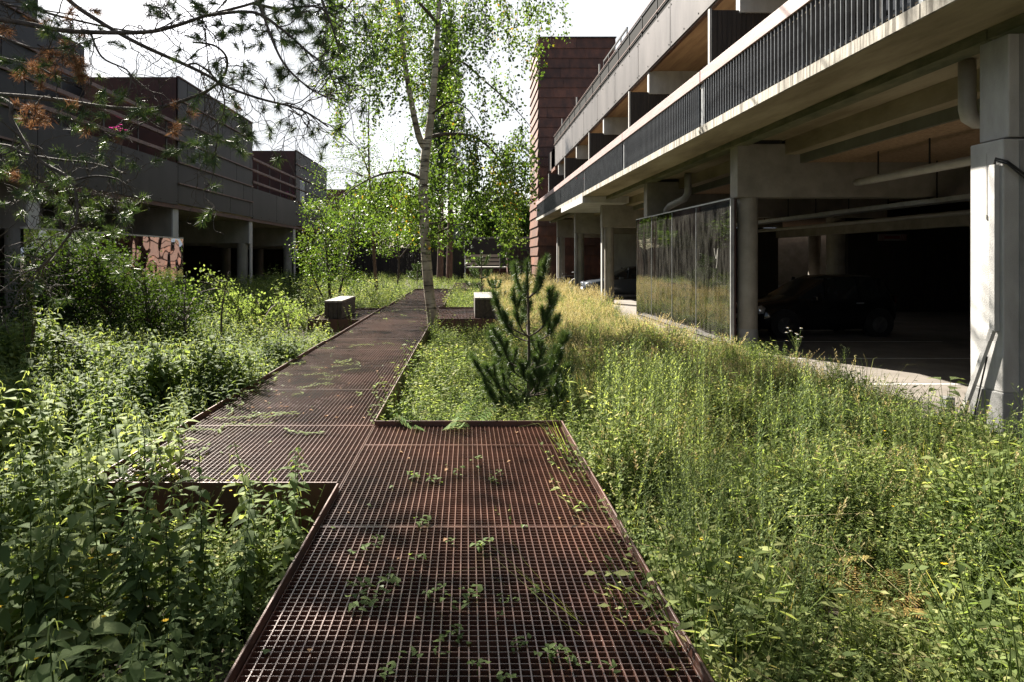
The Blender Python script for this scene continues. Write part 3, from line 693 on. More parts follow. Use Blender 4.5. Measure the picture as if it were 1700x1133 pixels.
deck('middle stretch of rusty grating walkway between the two block benches', -2.43, -.812, 15.91, 20.7,
     [(-2.444,-2.432,15.91,20.7), (-.811,-.799,19.84,20.7)])
deck('pale far stretch of rusty grating walkway beyond the benches', -2.37, -.70, 20.72, 31.5,
     [(-2.384,-2.372,20.72,31.5), (-.698,-.686,20.72,31.5), (-2.36,-.70,31.502,31.514)], step=.0736)
deck('small farthest grating walkway jogging right toward the landing', -.68, .9, 31.6, 40, [(-.694,-.682,31.6,40), (.902,.914,31.6,40)], step=.0736)
deck('side platform carrying the left block bench', -3.69, -2.446, 15.9, 19.4, [(-3.704,-3.692,15.885,19.4), (-3.69,-2.446,15.885,15.897), (-3.69,-2.446,19.402,19.414)])
deck('side platform carrying the right block bench behind the young pine', -.798, .85, 16.1, 19.8, [(.852,.864,16.085,19.8), (-.798,.85,16.085,16.097), (-.798,.85,19.802,19.814)])
def bench(label, x0, x1, y0, y1, h):
    t = thing('block_bench', label, 'bench', ((x0+x1)/2, (y0+y1)/2, ZD))
    b = MB(); n_ = 4
    for k in range(n_):
        xa = x0+(x1-x0)*k/n_; xb = x0+(x1-x0)*(k+1)/n_; b.box(xa+.002, xb-.002, y0+.003*k, y1-.004*k, ZD+.03, ZD+h-.05)
    b.build('body', MAT('shaded bench timber', (.022,.017,.013), (.07,.056,.042), .85, scale=4, stretch=(4,.35,4), bump=.3, bscale=50), t, bevel=.006)  # darker than the seat; shade on the block's front put into the colour
    b = MB()
    for k in range(n_):
        xa = x0+(x1-x0)*k/n_; xb = x0+(x1-x0)*(k+1)/n_; b.box(xa+.002, xb-.002, y0-.012, y1+.012, ZD+h-.048, ZD+h)
    b.build('seat', m_woodtop, t, bevel=.006)
    b = MB(); b.box(x0+.05, x1-.05, y0+.1, y0+.2, ZD+.002, ZD+.03); b.box(x0+.05, x1-.05, y1-.2, y1-.1, ZD+.002, ZD+.03); b.build('foot', m_black, t)
    b = MB()
    for yy in (y0+.35, y1-.35): b.tube([(x1+.001,yy,ZD+h*.55),(x1+.006,yy,ZD+h*.55)], .025, 8)
    b.build('bolt', m_black, t)
bench('weathered timber block bench on the left side platform', -3.36, -2.95, 16.1, 18.1, .46)
bench('weathered timber block bench half hidden behind the young pine', .19, .68, 16.3, 18.9, .52)

# ------------------------------------------------------------------ cars and bicycle
def car(name, label, loc, yaw, Lc, H, Wd, paint, boxy=0.):
    t = thing(name, label, 'car', (0,0,0))
    hw = Wd/2
    # x from nose: z bottom, z belt (shoulder), half width, z top, half top width
    S = [(0,.30,.50,.62,.56,.50),(.06,.22,.62,.80,.70,.66),(.30,.20,.70,.93,.80,.78),(.75,.18,.80,1.0,.88,.84),(1.0,.18,.86,1.0,.96,.84),
         (1.72-.1*boxy,.18,.90,1.0,1.36*1.0,.74),(2.0,.18,.91,1.0,1.45,.73),(2.5,.18,.92,1.0,1.48,.73),(3.0,.18,.94,1.0,1.46,.72),(3.30,.20,.95,.98,1.38,.70),(3.48,.24,.93,.92,1.02,.74),(3.54,.34,.80,.86,.84,.66)]
    sx = Lc/3.54; sz = H/1.48
    rings = []
    for (x, zb, zs, w_, zt, wt) in S:
        zb, zs, zt = zb*sz, zs*sz, zt*sz; w_ *= hw; wt *= hw
        half = [(0,zb),(w_*.86,zb),(w_*.97,zb+(zs-zb)*.25),(w_,zb+(zs-zb)*.62),(w_*.965,zs),(wt*1.0,zt-.03*sz),(wt*.82,zt),(0,zt+.015)]
        ring = [(x*sx, yv, zv) for yv, zv in half] + [(x*sx, -yv, zv) for yv, zv in half[-2:0:-1]]
        rings.append(ring)
    n = len(rings[0]); body = MB(); glass = MB()
    body.v = [p for r in rings for p in r]; body.t = [.5]*len(body.v); glass.v = list(body.v); glass.t = list(body.t)
    for i in range(len(rings)-1):
        for k in range(n):
            f = (i*n+k, i*n+(k+1) % n, (i+1)*n+(k+1) % n, (i+1)*n+k)
            side = k in (4, 9); top = k in (5, 6, 7, 8)
            if (side and 4 <= i <= 8) or (top and i == 4) or (top and i == 9): glass.f.append(f)
            else: body.f.append(f)
    body.f.append(tuple(range(n))); e = (len(rings)-1)*n; body.f.append(tuple(e+k for k in range(n))[::-1])
    body.build('body', paint, t, smooth=True); glass.build('window', m_glassdark, t)
    for s in (-1, 1):
        for xx in (1.66, 2.55, 3.12):
            pl = MB(); pl.bar((xx*sx, s*hw*.955, .93*sz), ((xx+(.10 if xx < 2 else .02))*sx, s*hw*.76, 1.40*sz), .07, .03, up=(0,1,0)); pl.build('window_pillar', paint, t)
    for xw in (.62*sx, 3.02*sx):
        for s in (-1, 1):
            o = MB(); o.lathe((xw, s*(hw-.10), .30), [(.20,-.10),(.285,-.10),(.305,-.06),(.305,.06),(.285,.105),(.20,.105)], 24, 'y'); wl = o.build('wheel', m_tyre, t, smooth=False)
            o = MB(); o.lathe((xw, s*(hw-.01), .30), [(.195,-.02),(.195,.008),(.05,.022)], 24, 'y')
            for k in range(6):
                a = k*math.pi/3; o.bar((xw, s*(hw+.018), .30), (xw+.18*math.cos(a), s*(hw+.008), .30+.18*math.sin(a)), .035, .012, up=(0,1,0))
            o.build('rim', m_rimm, wl)
            o = MB(); o.lathe((xw, s*(hw-.09), .33), [(.36,-.1),(.36,.085)], 24, 'y'); o.build('wheel_arch', m_black, t)
    for s in (-1, 1):
        o = MB(); o.lathe((.17*sx, s*hw*.70, .64*sz), [(.02,-.17),(.09,-.15),(.13,-.02),(.10,.06),(.02,.09)], 14, 'x'); hl = o.build('headlight', m_lamp, t, smooth=True); 
        o = MB(); o.box(1.32*sx, 1.48*sx, s*(hw+.05)-.07, s*(hw+.05)+.07, .88*sz, 1.0*sz); o.build('mirror', paint, t, bevel=.02)
        o = MB(); o.box(2.42*sx, 2.60*sx, s*(hw+.012)-.012, s*(hw+.012)+.012, .80*sz, .825*sz); o.build('handle', m_galv, t)
    o = MB(); o.box(-.015, .05, -hw*.45, hw*.45, .36*sz, .46*sz); o.build('grille', m_black, t)
    o = MB(); o.box(-.03, -.016, -.26, .26, .40*sz, .51*sz); o.build('number_plate', m_whitepl, t)
    for s in (-1, 1):
        o = MB(); o.box(Lc-.08, Lc-.01, s*hw*.80-.07, s*hw*.80+.07, .78*sz, .98*sz); o.build('tail_light', m_carred, t)
    t.location = loc; t.rotation_euler = (0, 0, yaw)
    return t
car('parked_car', 'black hatchback parked nose out behind the round column nearest the striped sign', (6.75, 16.75, 0), R(7), 3.55, 1.48, 1.66, m_carblack)
car('parked_car', 'blue grey car with a sunlit bonnet parked beside the far round columns', (5.45, 32.2, 0), R(1), 4.1, 1.50, 1.75, m_carblue)
car('parked_car', 'dark upright car deep in the car park near the back wall', (24.6, 39.2, 0), R(-60), 4.2, 1.68, 1.8, m_carblack, 1.)
def bicycle(label, loc, yaw):
    t = thing('bicycle', label, 'bicycle', (0,0,0))
    for x in (0, 1.06):
        b = MB(); b.tube([(x+.34*math.cos(a), 0, .35+.34*math.sin(a)) for a in [2*math.pi*k/24 for k in range(25)]], .018, 6); wl = b.build('wheel', m_tyre, t)
        b = MB()
        for k in range(12): a = k*math.pi/6; b.tube([(x,0,.35),(x+.33*math.cos(a),0,.35+.33*math.sin(a))], .003, 4)
        b.build('spokes', m_galv, wl)
        b = MB(); b.tube([(x+.375*math.cos(a), 0, .35+.375*math.sin(a)) for a in [R(20)+R(140)*k/10 for k in range(11)]], .022, 6); b.build('mudguard', m_whitepl, t)
    b = MB()
    for p in ([(0,0,.35),(.42,0,.32),(.95,0,.75)], [(.42,0,.32),(.27,0,.85)], [(.27,0,.80),(.93,0,.82)], [(0,0,.35),(.27,0,.80)], [(1.06,0,.35),(.92,0,.85),(.88,0,1.0)]): b.tube(p, .017, 8)
    b.build('frame', m_black, t)
    b = MB(); b.tube([(.78,-.28,1.02),(.9,-.1,1.03),(.9,.1,1.03),(.78,.28,1.02)], .013, 8); b.build('handlebar', m_galv, t)
    b = MB(); b.hexa([(.12,-.09,.9),(.42,-.02,.9),(.42,.02,.9),(.12,.09,.9),(.12,-.09,.95),(.42,-.02,.94),(.42,.02,.94),(.12,.09,.95)]); b.build('saddle', m_black, t, bevel=.01)
    t.location = loc; t.rotation_euler = (0,0,yaw)
bicycle('dark bicycle with pale mudguards parked between the two farthest columns', (5.5, 40.2, 0), R(8))
# ------------------------------------------------------------------ plant templates
DECKS = [(-.84,.85,.4,5.99), (-2.45,-.8,4.34,20.72), (-2.39,-.68,20.7,31.52), (-.7,.92,31.58,40.02), (-3.71,-2.4,15.88,19.42), (-.8,.87,16.08,19.82)]
def on_deck(x, y, mg=0.):
    r = np.zeros(len(x), bool)
    for a, b_, c, d in DECKS: r |= (x > a-mg) & (x < b_+mg) & (y > c-mg) & (y < d+mg)
    return r
def scatter(n, x0, x1, y0, y1, mg=.03, pred=None):
    x = rng.uniform(x0, x1, n); y = rng.uniform(y0, y1, n); k = ~on_deck(x, y, mg)
    if pred is not None: k &= pred(x, y)
    x, y = x[k], y[k]; return np.stack([x, y, gz(x, y)], 1)
def patch(x, y, k=1.): return np.sin(x*1.9*k+y*.8*k+1.3)*np.sin(y*1.6*k-x*.6*k) + .6*np.sin(x*4.3*k-y*3.1*k)
def put(fb, tpls, pos, smin, smax, lean=.12, tj=.25):
    if len(pos) == 0: return
    pv = patch(pos[:,0], pos[:,1])
    idx = rng.integers(0, len(tpls), len(pos))
    for i, t in enumerate(tpls):
        k = idx == i; n = int(k.sum())
        if n: fb.place(t, pos[k], rng.uniform(0, 6.283, n), rng.uniform(smin, smax, n)*(1+.26*pv[k]), rng.normal(0, lean, (n,2)), rng.uniform(-tj, tj, n)+.16*patch(pos[k,0]+3, pos[k,1], .7))
def nettle(seed):
    r = random.Random(seed); H = 1.0; L_ = [t_stem([(0,0,0),(.02,0,.4),(.0,.02,.75),(.01,.01,H)], .006, .003, 0, .35)]; n = 13; z = .12
    for i in range(n):
        f = i/(n-1); z = .14 + .84*f; ln = (.085 + .055*math.sin(math.pi*(.25+.6*f)))*(1 if f < .85 else .55)
        for s in (0, math.pi):
            yaw = (i % 2)*math.pi/2 + s + r.uniform(-.35,.35)
            L_.append(t_xf(t_leaf(ln*r.uniform(.85,1.2), ln*.56, .30, .25, 0, r.uniform(.3,.7)), yaw, R(r.uniform(-28,18)), (0,0,z)))
            if f > .5 and r.random() < .8:
                q = [(0,0,0),(0,.02,.0),(0,.045,-.025),(0,.055,-.06)]
                L_.append(t_xf(t_strip(q, .008, .003, 0, .95), yaw+.6, 0, (0,0,z)))
    return t_join(L_)
NET = [nettle(i) for i in range(5)]
def willow_weed(seed, H=1.0, n=56):
    r = random.Random(seed); L_ = [t_stem([(0,0,0),(.012,0,.4),(.0,.015,.75),(.01,.01,H)], .005, .0018, 0, .25)]
    for i in range(n):
        f = i/(n-1); z = H*(.10+.86*f); ln = .085*(1-.55*f)*r.uniform(.8,1.25)
        T = t_strip([(0,0,0),(0,ln*.5,ln*.12),(0,ln,-.03*ln)], .014*(1-.3*f), .002, 0, r.uniform(.3,.8))
        L_.append(t_xf(T, i*2.4+r.uniform(-.3,.3), R(r.uniform(15,55)), (0,0,z)))
    for k in range(9):
        a = k*2.4; z = H*(.72+.03*k); e = .10*(1.2-.09*k)
        L_.append(t_xf(t_stem([(0,0,0),(0,.05,.05),(0,.08,.05+e)], .002, .001, 0, .5), a, 0, (0,0,z)))
        for j in range(4): L_.append(t_xf(t_diamond(.018,.008,0,0,.85), r.uniform(0,6), R(50), (math.sin(-a)*.05*j*.4, math.cos(a)*.05*j*.4, z+.05+e*j/4)))
    return t_join(L_)
WIL = [willow_weed(i) for i in range(5)]
def herb(seed, H=.45, n=46, lf=.04, wd=.5):
    r = random.Random(seed); L_ = []
    for s in range(5):
        a = s*1.256+r.uniform(-.4,.4); sp = r.uniform(.05,.16); h = H*r.uniform(.6,1)
        tip = (sp*math.cos(a), sp*math.sin(a), h); L_.append(t_stem([(0,0,0),(tip[0]*.4,tip[1]*.4,h*.55),tip], .003, .0015, 0, .3))
        for i in range(n//5):
            f = .15+.85*i/(n/5); p = (tip[0]*f**1.3, tip[1]*f**1.3, h*f)
            L_.append(t_xf(t_diamond(lf*r.uniform(.6,1.3)*(1.15-.4*f), lf*wd*r.uniform(.7,1.2), .25, 0, r.uniform(.2,.75)), r.uniform(0,6.28), R(r.uniform(-25,50)), p, roll=R(r.uniform(-30,30))))
    return t_join(L_)
HRB = [herb(i, .42, 56, .042, .5) for i in range(4)] + [herb(9, .35, 80, .028, .6), herb(10, .55, 56, .07, .28), herb(11, .5, 70, .032, .45), herb(12, .30, 60, .05, .7)]
BROAD = [herb(20+i, .32, 26, .10, .62) for i in range(3)]
def grass_tuft(seed, H=.6, n=10):
    r = random.Random(seed); L_ = []
    for i in range(n):
        ln = H*r.uniform(.5,1.1); b_ = r.uniform(.1,.75); off = (r.uniform(-.05,.05), r.uniform(-.05,.05), 0)
        q = [(0,0,0),(0,ln*.12*b_,ln*.42),(0,ln*.42*b_,ln*.78),(0,ln*.85*b_,ln*(1-.35*b_))]
        L_.append(t_xf(t_strip(q, .0055, .001, 0, r.uniform(.15,.8)), r.uniform(0,6.28), 0, off))
    return t_join(L_)
GRS = [grass_tuft(i) for i in range(5)]
def panicle(seed, H=.75):
    r = random.Random(seed); L_ = []
    for s in range(4):
        a = r.uniform(0,6.28); sp = r.uniform(.03,.2); h = H*r.uniform(.7,1.05)
        p = [(0,0,0),(sp*.3*math.cos(a),sp*.3*math.sin(a),h*.5),(sp*math.cos(a),sp*math.sin(a),h)]
        L_.append(t_stem(p, .002, .001, 0, .4))
        for i in range(15):
            f = .68+.32*i/14; c = (sp*math.cos(a)*f**2, sp*math.sin(a)*f**2, h*f)
            L_.append(t_xf(t_diamond(.034,.013,0,0,r.uniform(.2,.9)), r.uniform(0,6.28), R(r.uniform(20,70)), c))
    return t_join(L_)
PAN = [panicle(i) for i in range(4)]
def with_m(tpl, m): return tpl[0], tpl[1], tpl[2], np.full(len(tpl[3]), m)
def flower_t(r0, n=8, m=0, cup=.1):
    L_ = []
    for k in range(n): L_.append(t_xf(t_diamond(r0, r0*.55, -cup, m, .5), k*6.283/n))
    return t_join(L_)

# ------------------------------------------------------------------ stuff: nettle bed, undergrowth, meadow
fb = FB()
put(fb, NET, scatter(950, -6.2, -.86, 1.0, 4.3, .10, lambda x, y: ~((x > -2.4) & (y > 3.5))), .44, .80, .10)
put(fb, NET, scatter(1250, -7.0, -2.5, 4.3, 8.5, .06, lambda x, y: ~((x > -3.1) & (y < 6.5) & (rng.random(len(x)) < .6))), .46, .80, .16)
put(fb, NET, scatter(1900, -7.0, -2.5, 8.5, 15.5, .06, lambda x, y: ~((y > 12.9) & (x > -4.6))), .38, .62, .18)
p = np.stack([rng.uniform(-3.0,-2.25,16), rng.uniform(4.0,4.32,16), np.full(16,.06)], 1); put(fb, NET, p, .55, .75, .15)
p = scatter(130, -3.0, -2.46, 4.4, 10.5, 0); put(fb, NET, p, .45, .66, .22)
p = np.stack([rng.uniform(-2.5,-1.7,26), rng.uniform(4.4,5.7,26), np.full(26,.05)], 1); p = p[p[:,0] < -2.45 + (5.9-p[:,1])*.55]; put(fb, NET, p, .55, .78, .2)
p = np.stack([rng.uniform(-2.6,-.95,18), rng.uniform(3.6,4.30,18), np.full(18,.05)], 1); put(fb, NET, p, .42, .66, .15)
fb.build('nettle_bed', l_nettle); tag(bpy.data.objects['nettle_bed'], 'thick bed of nettles left of the grating walkway', 'nettles', kind='stuff')
fb = FB()
put(fb, HRB + BROAD, scatter(1500, -5.5, -.86, .9, 4.3, .02), .5, 1.0, .15)
put(fb, HRB + BROAD, scatter(1500, -7, -2.46, 4.3, 15.7, .03, lambda x, y: ~((y > 14.2) & (x > -4.2))), .6, 1.2, .15)
put(fb, HRB, scatter(3000, -8.5, -2.4, 15.8, 31), .8, 1.9, .15)
put(fb, HRB, scatter(2600, -8.6, 4.6, 31, 52.5), .6, 1.3, .15)
put(fb, HRB, scatter(1300, -.78, .9, 6.05, 14.6, .02), .6, 1.2, .2)
put(fb, HRB, scatter(60, -4, .9, 14.4, 15.8, .02), .3, .5, .2)
put(fb, BROAD, scatter(160, -.78, .9, 6.05, 13, .02), .6, 1.1, .25)
put(fb, HRB, scatter(400, -.66, .9, 19.9, 31.5, .02), .6, 1.5, .2)
p = scatter(6000, -.8, .8, .6, 31, -1); p[:,2] = .04
k = on_deck(p[:,0], p[:,1]); put(fb, HRB, p[k][:260], .3, .75, .2)
fb.build('undergrowth', l_herb); tag(bpy.data.objects['undergrowth'], 'mixed low green undergrowth filling the beds around the walkway', 'undergrowth', kind='stuff')
fb = FB()
keep = lambda x, y: ~((x > 4.55) & (y < 23) & (y > 9))
put(fb, [with_m(t, 0) for t in HRB], scatter(11000, .86, 4.95, 1.0, 13, .02, lambda x, y: rng.random(len(x)) < .75+.45*patch(x, y, 1.6)), .6, 1.2, .3, .28)
put(fb, [with_m(t, 0) for t in BROAD], scatter(1000, .86, 4.7, 1.0, 9, .02, lambda x, y: rng.random(len(x)) < .5+.5*patch(x+5, y, 1.3)), .5, 1.2, .3, .26)
put(fb, [with_m(t, 0) for t in HRB], scatter(9000, .9, 5.2, 11.5, 46, .02, keep), .6, 1.1, .3, .3)
put(fb, [with_m(t, 1) for t in GRS], scatter(2600, .84, 4.95, 1.0, 13, .02, lambda x, y: rng.random(len(x)) < .25-.6*patch(x, y, 1.6)), .5, 1.0, .5, .3)
put(fb, [with_m(t, 1) for t in GRS], scatter(1100, .9, 5.3, 12, 46, .02, keep), .6, 1.0, .35)
put(fb, [with_m(t, 2) for t in PAN], scatter(220, 1.0, 4.7, 3.5, 9, .02), .45, .7, .3)
put(fb, [with_m(t, 2) for t in PAN], scatter(2300, .9, 4.9, 8.5, 22, .02, keep), .5, .8, .3)
put(fb, [with_m(t, 2) for t in PAN], scatter(1700, .9, 5.2, 22, 46, .02, keep), .7, 1.1, .15)
put(fb, [with_m(t, 3) for t in WIL], scatter(110, .95, 4.5, 1.2, 9, .04), .38, .80, .12)
put(fb, [with_m(t, 3) for t in WIL], scatter(85, 1.3, 3.3, 4.6, 8, .04), .7, .98, .10)
put(fb, [with_m(t, 3) for t in WIL], scatter(75, .95, 1.7, 3.0, 6.2, .04), .6, .85, .10)
fl = flower_t(.012, 6, 4)
p = scatter(90, .9, 4.8, 1.3, 10); p[:,2] += rng.uniform(.25, .5, len(p)); fb.place(fl, p, rng.uniform(0,6,len(p)), rng.uniform(.7,1.3,len(p)), rng.normal(0,.6,(len(p),2)))
# dry broken stalks lying in the grass
for i in range(70):
    x, y = rnd.uniform(1.2, 4.7), rnd.uniform(1.6, 8); a = rnd.uniform(0, 6.28); ln = rnd.uniform(.25, .7); z = float(gz(x, y)) + rnd.uniform(.15, .4)
    T = t_stem([(0,0,0),(ln*.5*math.cos(a),ln*.5*math.sin(a),.05),(ln*math.cos(a),ln*math.sin(a),rnd.uniform(-.1,.2))], .003, .0015, 2, .8); fb.raw(T[0]+np.array((x,y,z)), T[1], T[2], 2)
fb.build('meadow', [l_herb, l_grass, l_straw, l_weed, l_yellow]); tag(bpy.data.objects['meadow'], 'sunny rough meadow of grass and seed heads right of the walkway', 'meadow', kind='stuff')
fb = FB(); p = scatter(70, -3.6, -.95, 1.3, 4.2); p[:,2] += rng.uniform(.3, .62, len(p)); fb.place(flower_t(.013, 7, 0), p, rng.uniform(0,6,len(p)), rng.uniform(.7,1.2,len(p)), rng.normal(0,.6,(len(p),2)))
fb.build('yellow_flowers', [l_yellow]); tag(bpy.data.objects['yellow_flowers'], 'scattered small yellow flowers among the shaded nettles', 'flowers', kind='stuff')

# ------------------------------------------------------------------ individual weeds, ferns, sprigs
def single(name, tpl, mats, label, cat, loc, sc=1., yaw=0., group=None):
    f = FB(); f.place(tpl, np.zeros((1,3)), np.zeros(1), np.ones(1)); o = f.build(name, mats); tag(o, label, cat, group)
    o.location = loc; o.rotation_euler[2] = yaw; o.scale = (sc,)*3; return o
def clone(o, loc, sc, yaw, label=None):
    c = o.copy(); COL.objects.link(c); c.location = loc; c.scale = (sc,)*3; c.rotation_euler = (rnd.uniform(-.06,.06), rnd.uniform(-.06,.06), yaw)
    if label: c['label'] = label
    return c
TW = [(2.04,6.8,1.04),(2.9,6.5,.90),(1.42,4.4,.86),(2.42,4.9,.92),(1.75,5.1,.84),(2.1,4.2,.80),(1.22,5.5,.78),(2.75,5.4,.85),(3.3,7.6,.82),(1.6,7.3,.86),(2.4,8.3,.9),(1.1,3.5,.74),(3.5,5.6,.70),(1.9,3.6,.75)]
src = [single('tall_weed', willow_weed(40+i, 1.0, 74), l_weed, 'tall willowy weed rising above the sunny meadow right of the deck', 'weed', (0,0,0), group='tall willowy weeds in the meadow') for i in range(3)]
for i, (x, y, h) in enumerate(TW):
    lc = (x, y, float(gz(x,y)))
    if i < 3: src[i].location = lc; src[i].scale = (h,)*3
    else: clone(src[i % 3], lc, h, rnd.uniform(0,6))
def frond_t(ln, r, m=0, t=.4, arch=.5):
    L_ = []; n = 20
    pts = [(0, ln*f*(1-.12*arch), ln*(.75*f-.55*arch*f*f)) for f in [i/n for i in range(n+1)]]
    L_.append(t_stem(pts, .003, .001, m, t))
    for i in range(2, n+1):
        f = i/n; w_ = .30*ln*math.sin(math.pi*min(1, (1-f)*.75+.12))
        for s in (-1, 1): L_.append(t_xf(t_strip([(0,0,0),(s*w_*.5,w_*.12,-.01),(s*w_,w_*.3,-.05*ln)], .024*ln/.5, .004, m, t+r.uniform(-.12,.12), side=(0,1,0)), 0, 0, pts[i]))
    return t_join(L_)
def fern(seed, t, n=9, ln=.5, a0=.3, a1=.9):
    r = random.Random(seed); return t_join([t_xf(frond_t(ln*r.uniform(.7,1.1), r, 0, t+r.uniform(-.1,.1), r.uniform(a0,a1)), k*6.283/n+r.uniform(-.2,.2), 0) for k in range(n)])
single('fern', fern(1, .50, 18, .40, -.15, .35), l_fern, 'bright green feathery fern spilling over the far edge of the near deck', 'fern', (-.20, 6.22, .16), 1.15)
single('fern', fern(2, .78, 8, .42), l_fern, 'yellowing fern in the meadow in front of the near square column', 'fern', (3.9, 4.75, .10))
single('fern', fern(3, .88, 7, .34), l_fern, 'brown dried fern low in the meadow below the yellowing fern', 'fern', (2.15, 3.55, .06))
single('fern', fern(4, .70, 7, .34), l_fern, 'small olive fern in the meadow between the tall weeds and the dried fern', 'fern', (2.05, 4.05, .06))
def bigleaf(seed, n, ln, w_, H):
    r = random.Random(seed); L_ = []
    for k in range(n):
        a = k*2.4; h = H*r.uniform(.4,1); o = r.uniform(.02,.10)
        L_.append(t_stem([(0,0,0),(-o*.5*math.sin(a),o*.5*math.cos(a),h*.6),(-o*math.sin(a),o*math.cos(a),h)], .004, .002, 0, .4))
        L_.append(t_xf(t_leaf(ln*r.uniform(.7,1.1), w_, .35, .25, 0, r.uniform(.6,1)), a, R(r.uniform(0,30)), (-o*math.sin(a),o*math.cos(a),h)))
    return t_join(L_)
single('broad_leaf_plant', bigleaf(1, 16, .13, .085, .42), l_weed, 'pale broad leaved plant beside the right rim of the near deck', 'plant', (1.06, 2.85, .03))
single('broad_leaf_plant', bigleaf(2, 9, .30, .10, .30), l_nettle, 'dock with long dark leaves at the foot of the near square column', 'plant', (4.75, 6.6, .0))
single('broad_leaf_plant', bigleaf(3, 11, .15, .12, .60), l_weed, 'climbing weed with round light leaves beside the cable duct of the near column', 'plant', (5.05, 7.2, .0))
single('broad_leaf_plant', bigleaf(5, 8, .20, .11, .34), l_nettle, 'big leaved weed with one large leaf in the dark corner left of the deck', 'plant', (-1.55, 2.75, .06))
single('broad_leaf_plant', bigleaf(6, 14, .09, .06, .36), l_weed, 'pale leaved weed at the bottom edge left of the near deck rim', 'plant', (-1.32, 2.0, .05))
def daisy(seed):
    r = random.Random(seed); L_ = [willow_weed(seed, .62, 46)]
    for k in range(10):
        a = k*2.4; e = r.uniform(.05,.19); z0 = r.uniform(.35,.6); z1 = r.uniform(.60,.86); tip = (e*math.cos(a), e*math.sin(a), z1)
        L_.append(t_stem([(0,0,z0),(tip[0]*.5,tip[1]*.5,(z0+z1)/2),tip], .0025, .0015, 0, .5))
        f = flower_t(.026, 9, 1, -.25); L_.append((f[0]+np.array(tip), f[1], f[2], f[3]))
        c = flower_t(.011, 6, 2, .0); L_.append((c[0]+np.array(tip)+np.array((0,0,.006)), c[1], c[2], c[3]))
    return t_join(L_)
single('daisy_plant', daisy(3), [l_weed, l_whitef, l_yellow], 'white flowered daisy clump standing against the dark car park right of the round column', 'daisies', (5.02, 10.4, .0))
DS = [(-.03,.52,.15)]
def sprig(seed):
    r = random.Random(seed); L_ = []
    for k in range(r.randint(5, 11)):
        a = r.uniform(0,6.28); o = r.uniform(0,.06); L_.append(t_xf(t_leaf(r.uniform(.025,.055), r.uniform(.02,.032), .35, .3, 0, r.uniform(.2,.7)), a, R(r.uniform(-5,50)), (o*math.cos(a),o*math.sin(a),r.uniform(.0,.05))))
    L_.append(t_stem([(0,0,-.2),(.01,0,-.1),(0,.01,.05)], .002, .001, 0, .3)); return t_join(L_)
def runner(seed):
    r = random.Random(seed); L_ = []; x = y = 0.; a = r.uniform(0,6.28); pts = []
    for k in range(12):
        pts.append((x, y, .01+.02*math.sin(k*1.3)**2)); a += r.uniform(-.6,.6); x += .035*math.cos(a); y += .035*math.sin(a)
        for s in (-1, 1): L_.append(t_xf(t_leaf(r.uniform(.025,.05), r.uniform(.018,.03), .3, .3, 0, r.uniform(.3,.9)), a+s*1.1, R(r.uniform(0,40)), pts[-1]))
    L_.append(t_stem(pts, .002, .001, 0, .3)); return t_join(L_)
SG = 'weeds sprouting through the grating'
lab1 = 'small green weed sprig sprouting through the near rusty deck'
lab2 = 'low creeping weed with light leaves sprawled over the long grating walkway'
spr = [single('weed_sprig', sprig(i), l_nettle, lab1, 'weed', (0,0,0), group=SG) for i in range(4)]
SP = [(595,990),(640,985),(600,1010),(600,925),(625,905),(690,935),(655,965),(750,905),(800,910),(755,1010),(780,990),(735,985),(715,988),(835,1000),(885,985),(830,1030),(760,1065),(735,1085),(865,1075),(905,1095),(955,1105),(1010,1120),(640,1120),(790,1115),(840,1130),(680,1100),(720,800),(790,770),(690,795),(765,790),(820,800),(830,790),(975,845),(850,1000),(700,870),(640,1000),(915,1090)]
for i, (px, py) in enumerate(SP):
    Y = F*(EYE-ZD)/(py-CY); lc = ((px-CX)*Y/F, Y, ZD)
    if i < 4: spr[i].location = lc
    else: clone(spr[i % 4], lc, rnd.uniform(.45, .95), rnd.uniform(0,6))
run = [single('creeping_weed', runner(60+i), l_weed, lab2, 'weed', (0,0,0), group=SG) for i in range(4)]
for i in range(46):
    if i < 24: x, y = rnd.uniform(-2.4,-1.5), rnd.uniform(5.2, 9.5)
    else: x, y = rnd.uniform(-2.4,-.85), rnd.uniform(4.5, 20)
    s = rnd.uniform(.5, 1.1)
    if i < 4: run[i].location = (x, y, ZD); run[i].scale = (s,)*3
    else: clone(run[i % 4], (x, y, ZD), s, rnd.uniform(0,6))
# fallen leaves on the decks
fl_ = [single('fallen_leaf', t_leaf(.045, .035, .15, .5, 0, .6+.15*i), l_dry if i else l_birch, 'dry curled fallen leaf lying on the rusty grating', 'leaf', (0,0,0), group='fallen leaves on the grating') for i in range(2)]
for i in range(130):
    x, y = (rnd.uniform(-.75,.78), rnd.uniform(1.7,5.8)) if i < 30 else ((rnd.uniform(-2.4,-.85), rnd.uniform(4.5, 12)) if i < 80 else (rnd.gauss(-2.1,.2), rnd.gauss(7.2,.9)))
    if i < 2: fl_[i].location = (x, y, ZD+.006)
    else: clone(fl_[i % 2], (x, y, ZD+.006), rnd.uniform(.4, .95), rnd.uniform(0,6))

# ------------------------------------------------------------------ trees
def spline(pts, n=6):
    pts = [Vector(p) for p in pts]; out = []
    for i in range(len(pts)-1):
        p0, p1, p2, p3 = pts[max(i-1,0)], pts[i], pts[i+1], pts[min(i+2,len(pts)-1)]
        for k in range(n):
            t = k/n; out.append(.5*((2*p1)+(p2-p0)*t+(2*p0-5*p1+4*p2-p3)*t*t+(3*p1-p0-3*p2+p3)*t**3))
    return out + [pts[-1]]
def taper(n, a, b): return [a+(b-a)*i/(n-1) for i in range(n)]
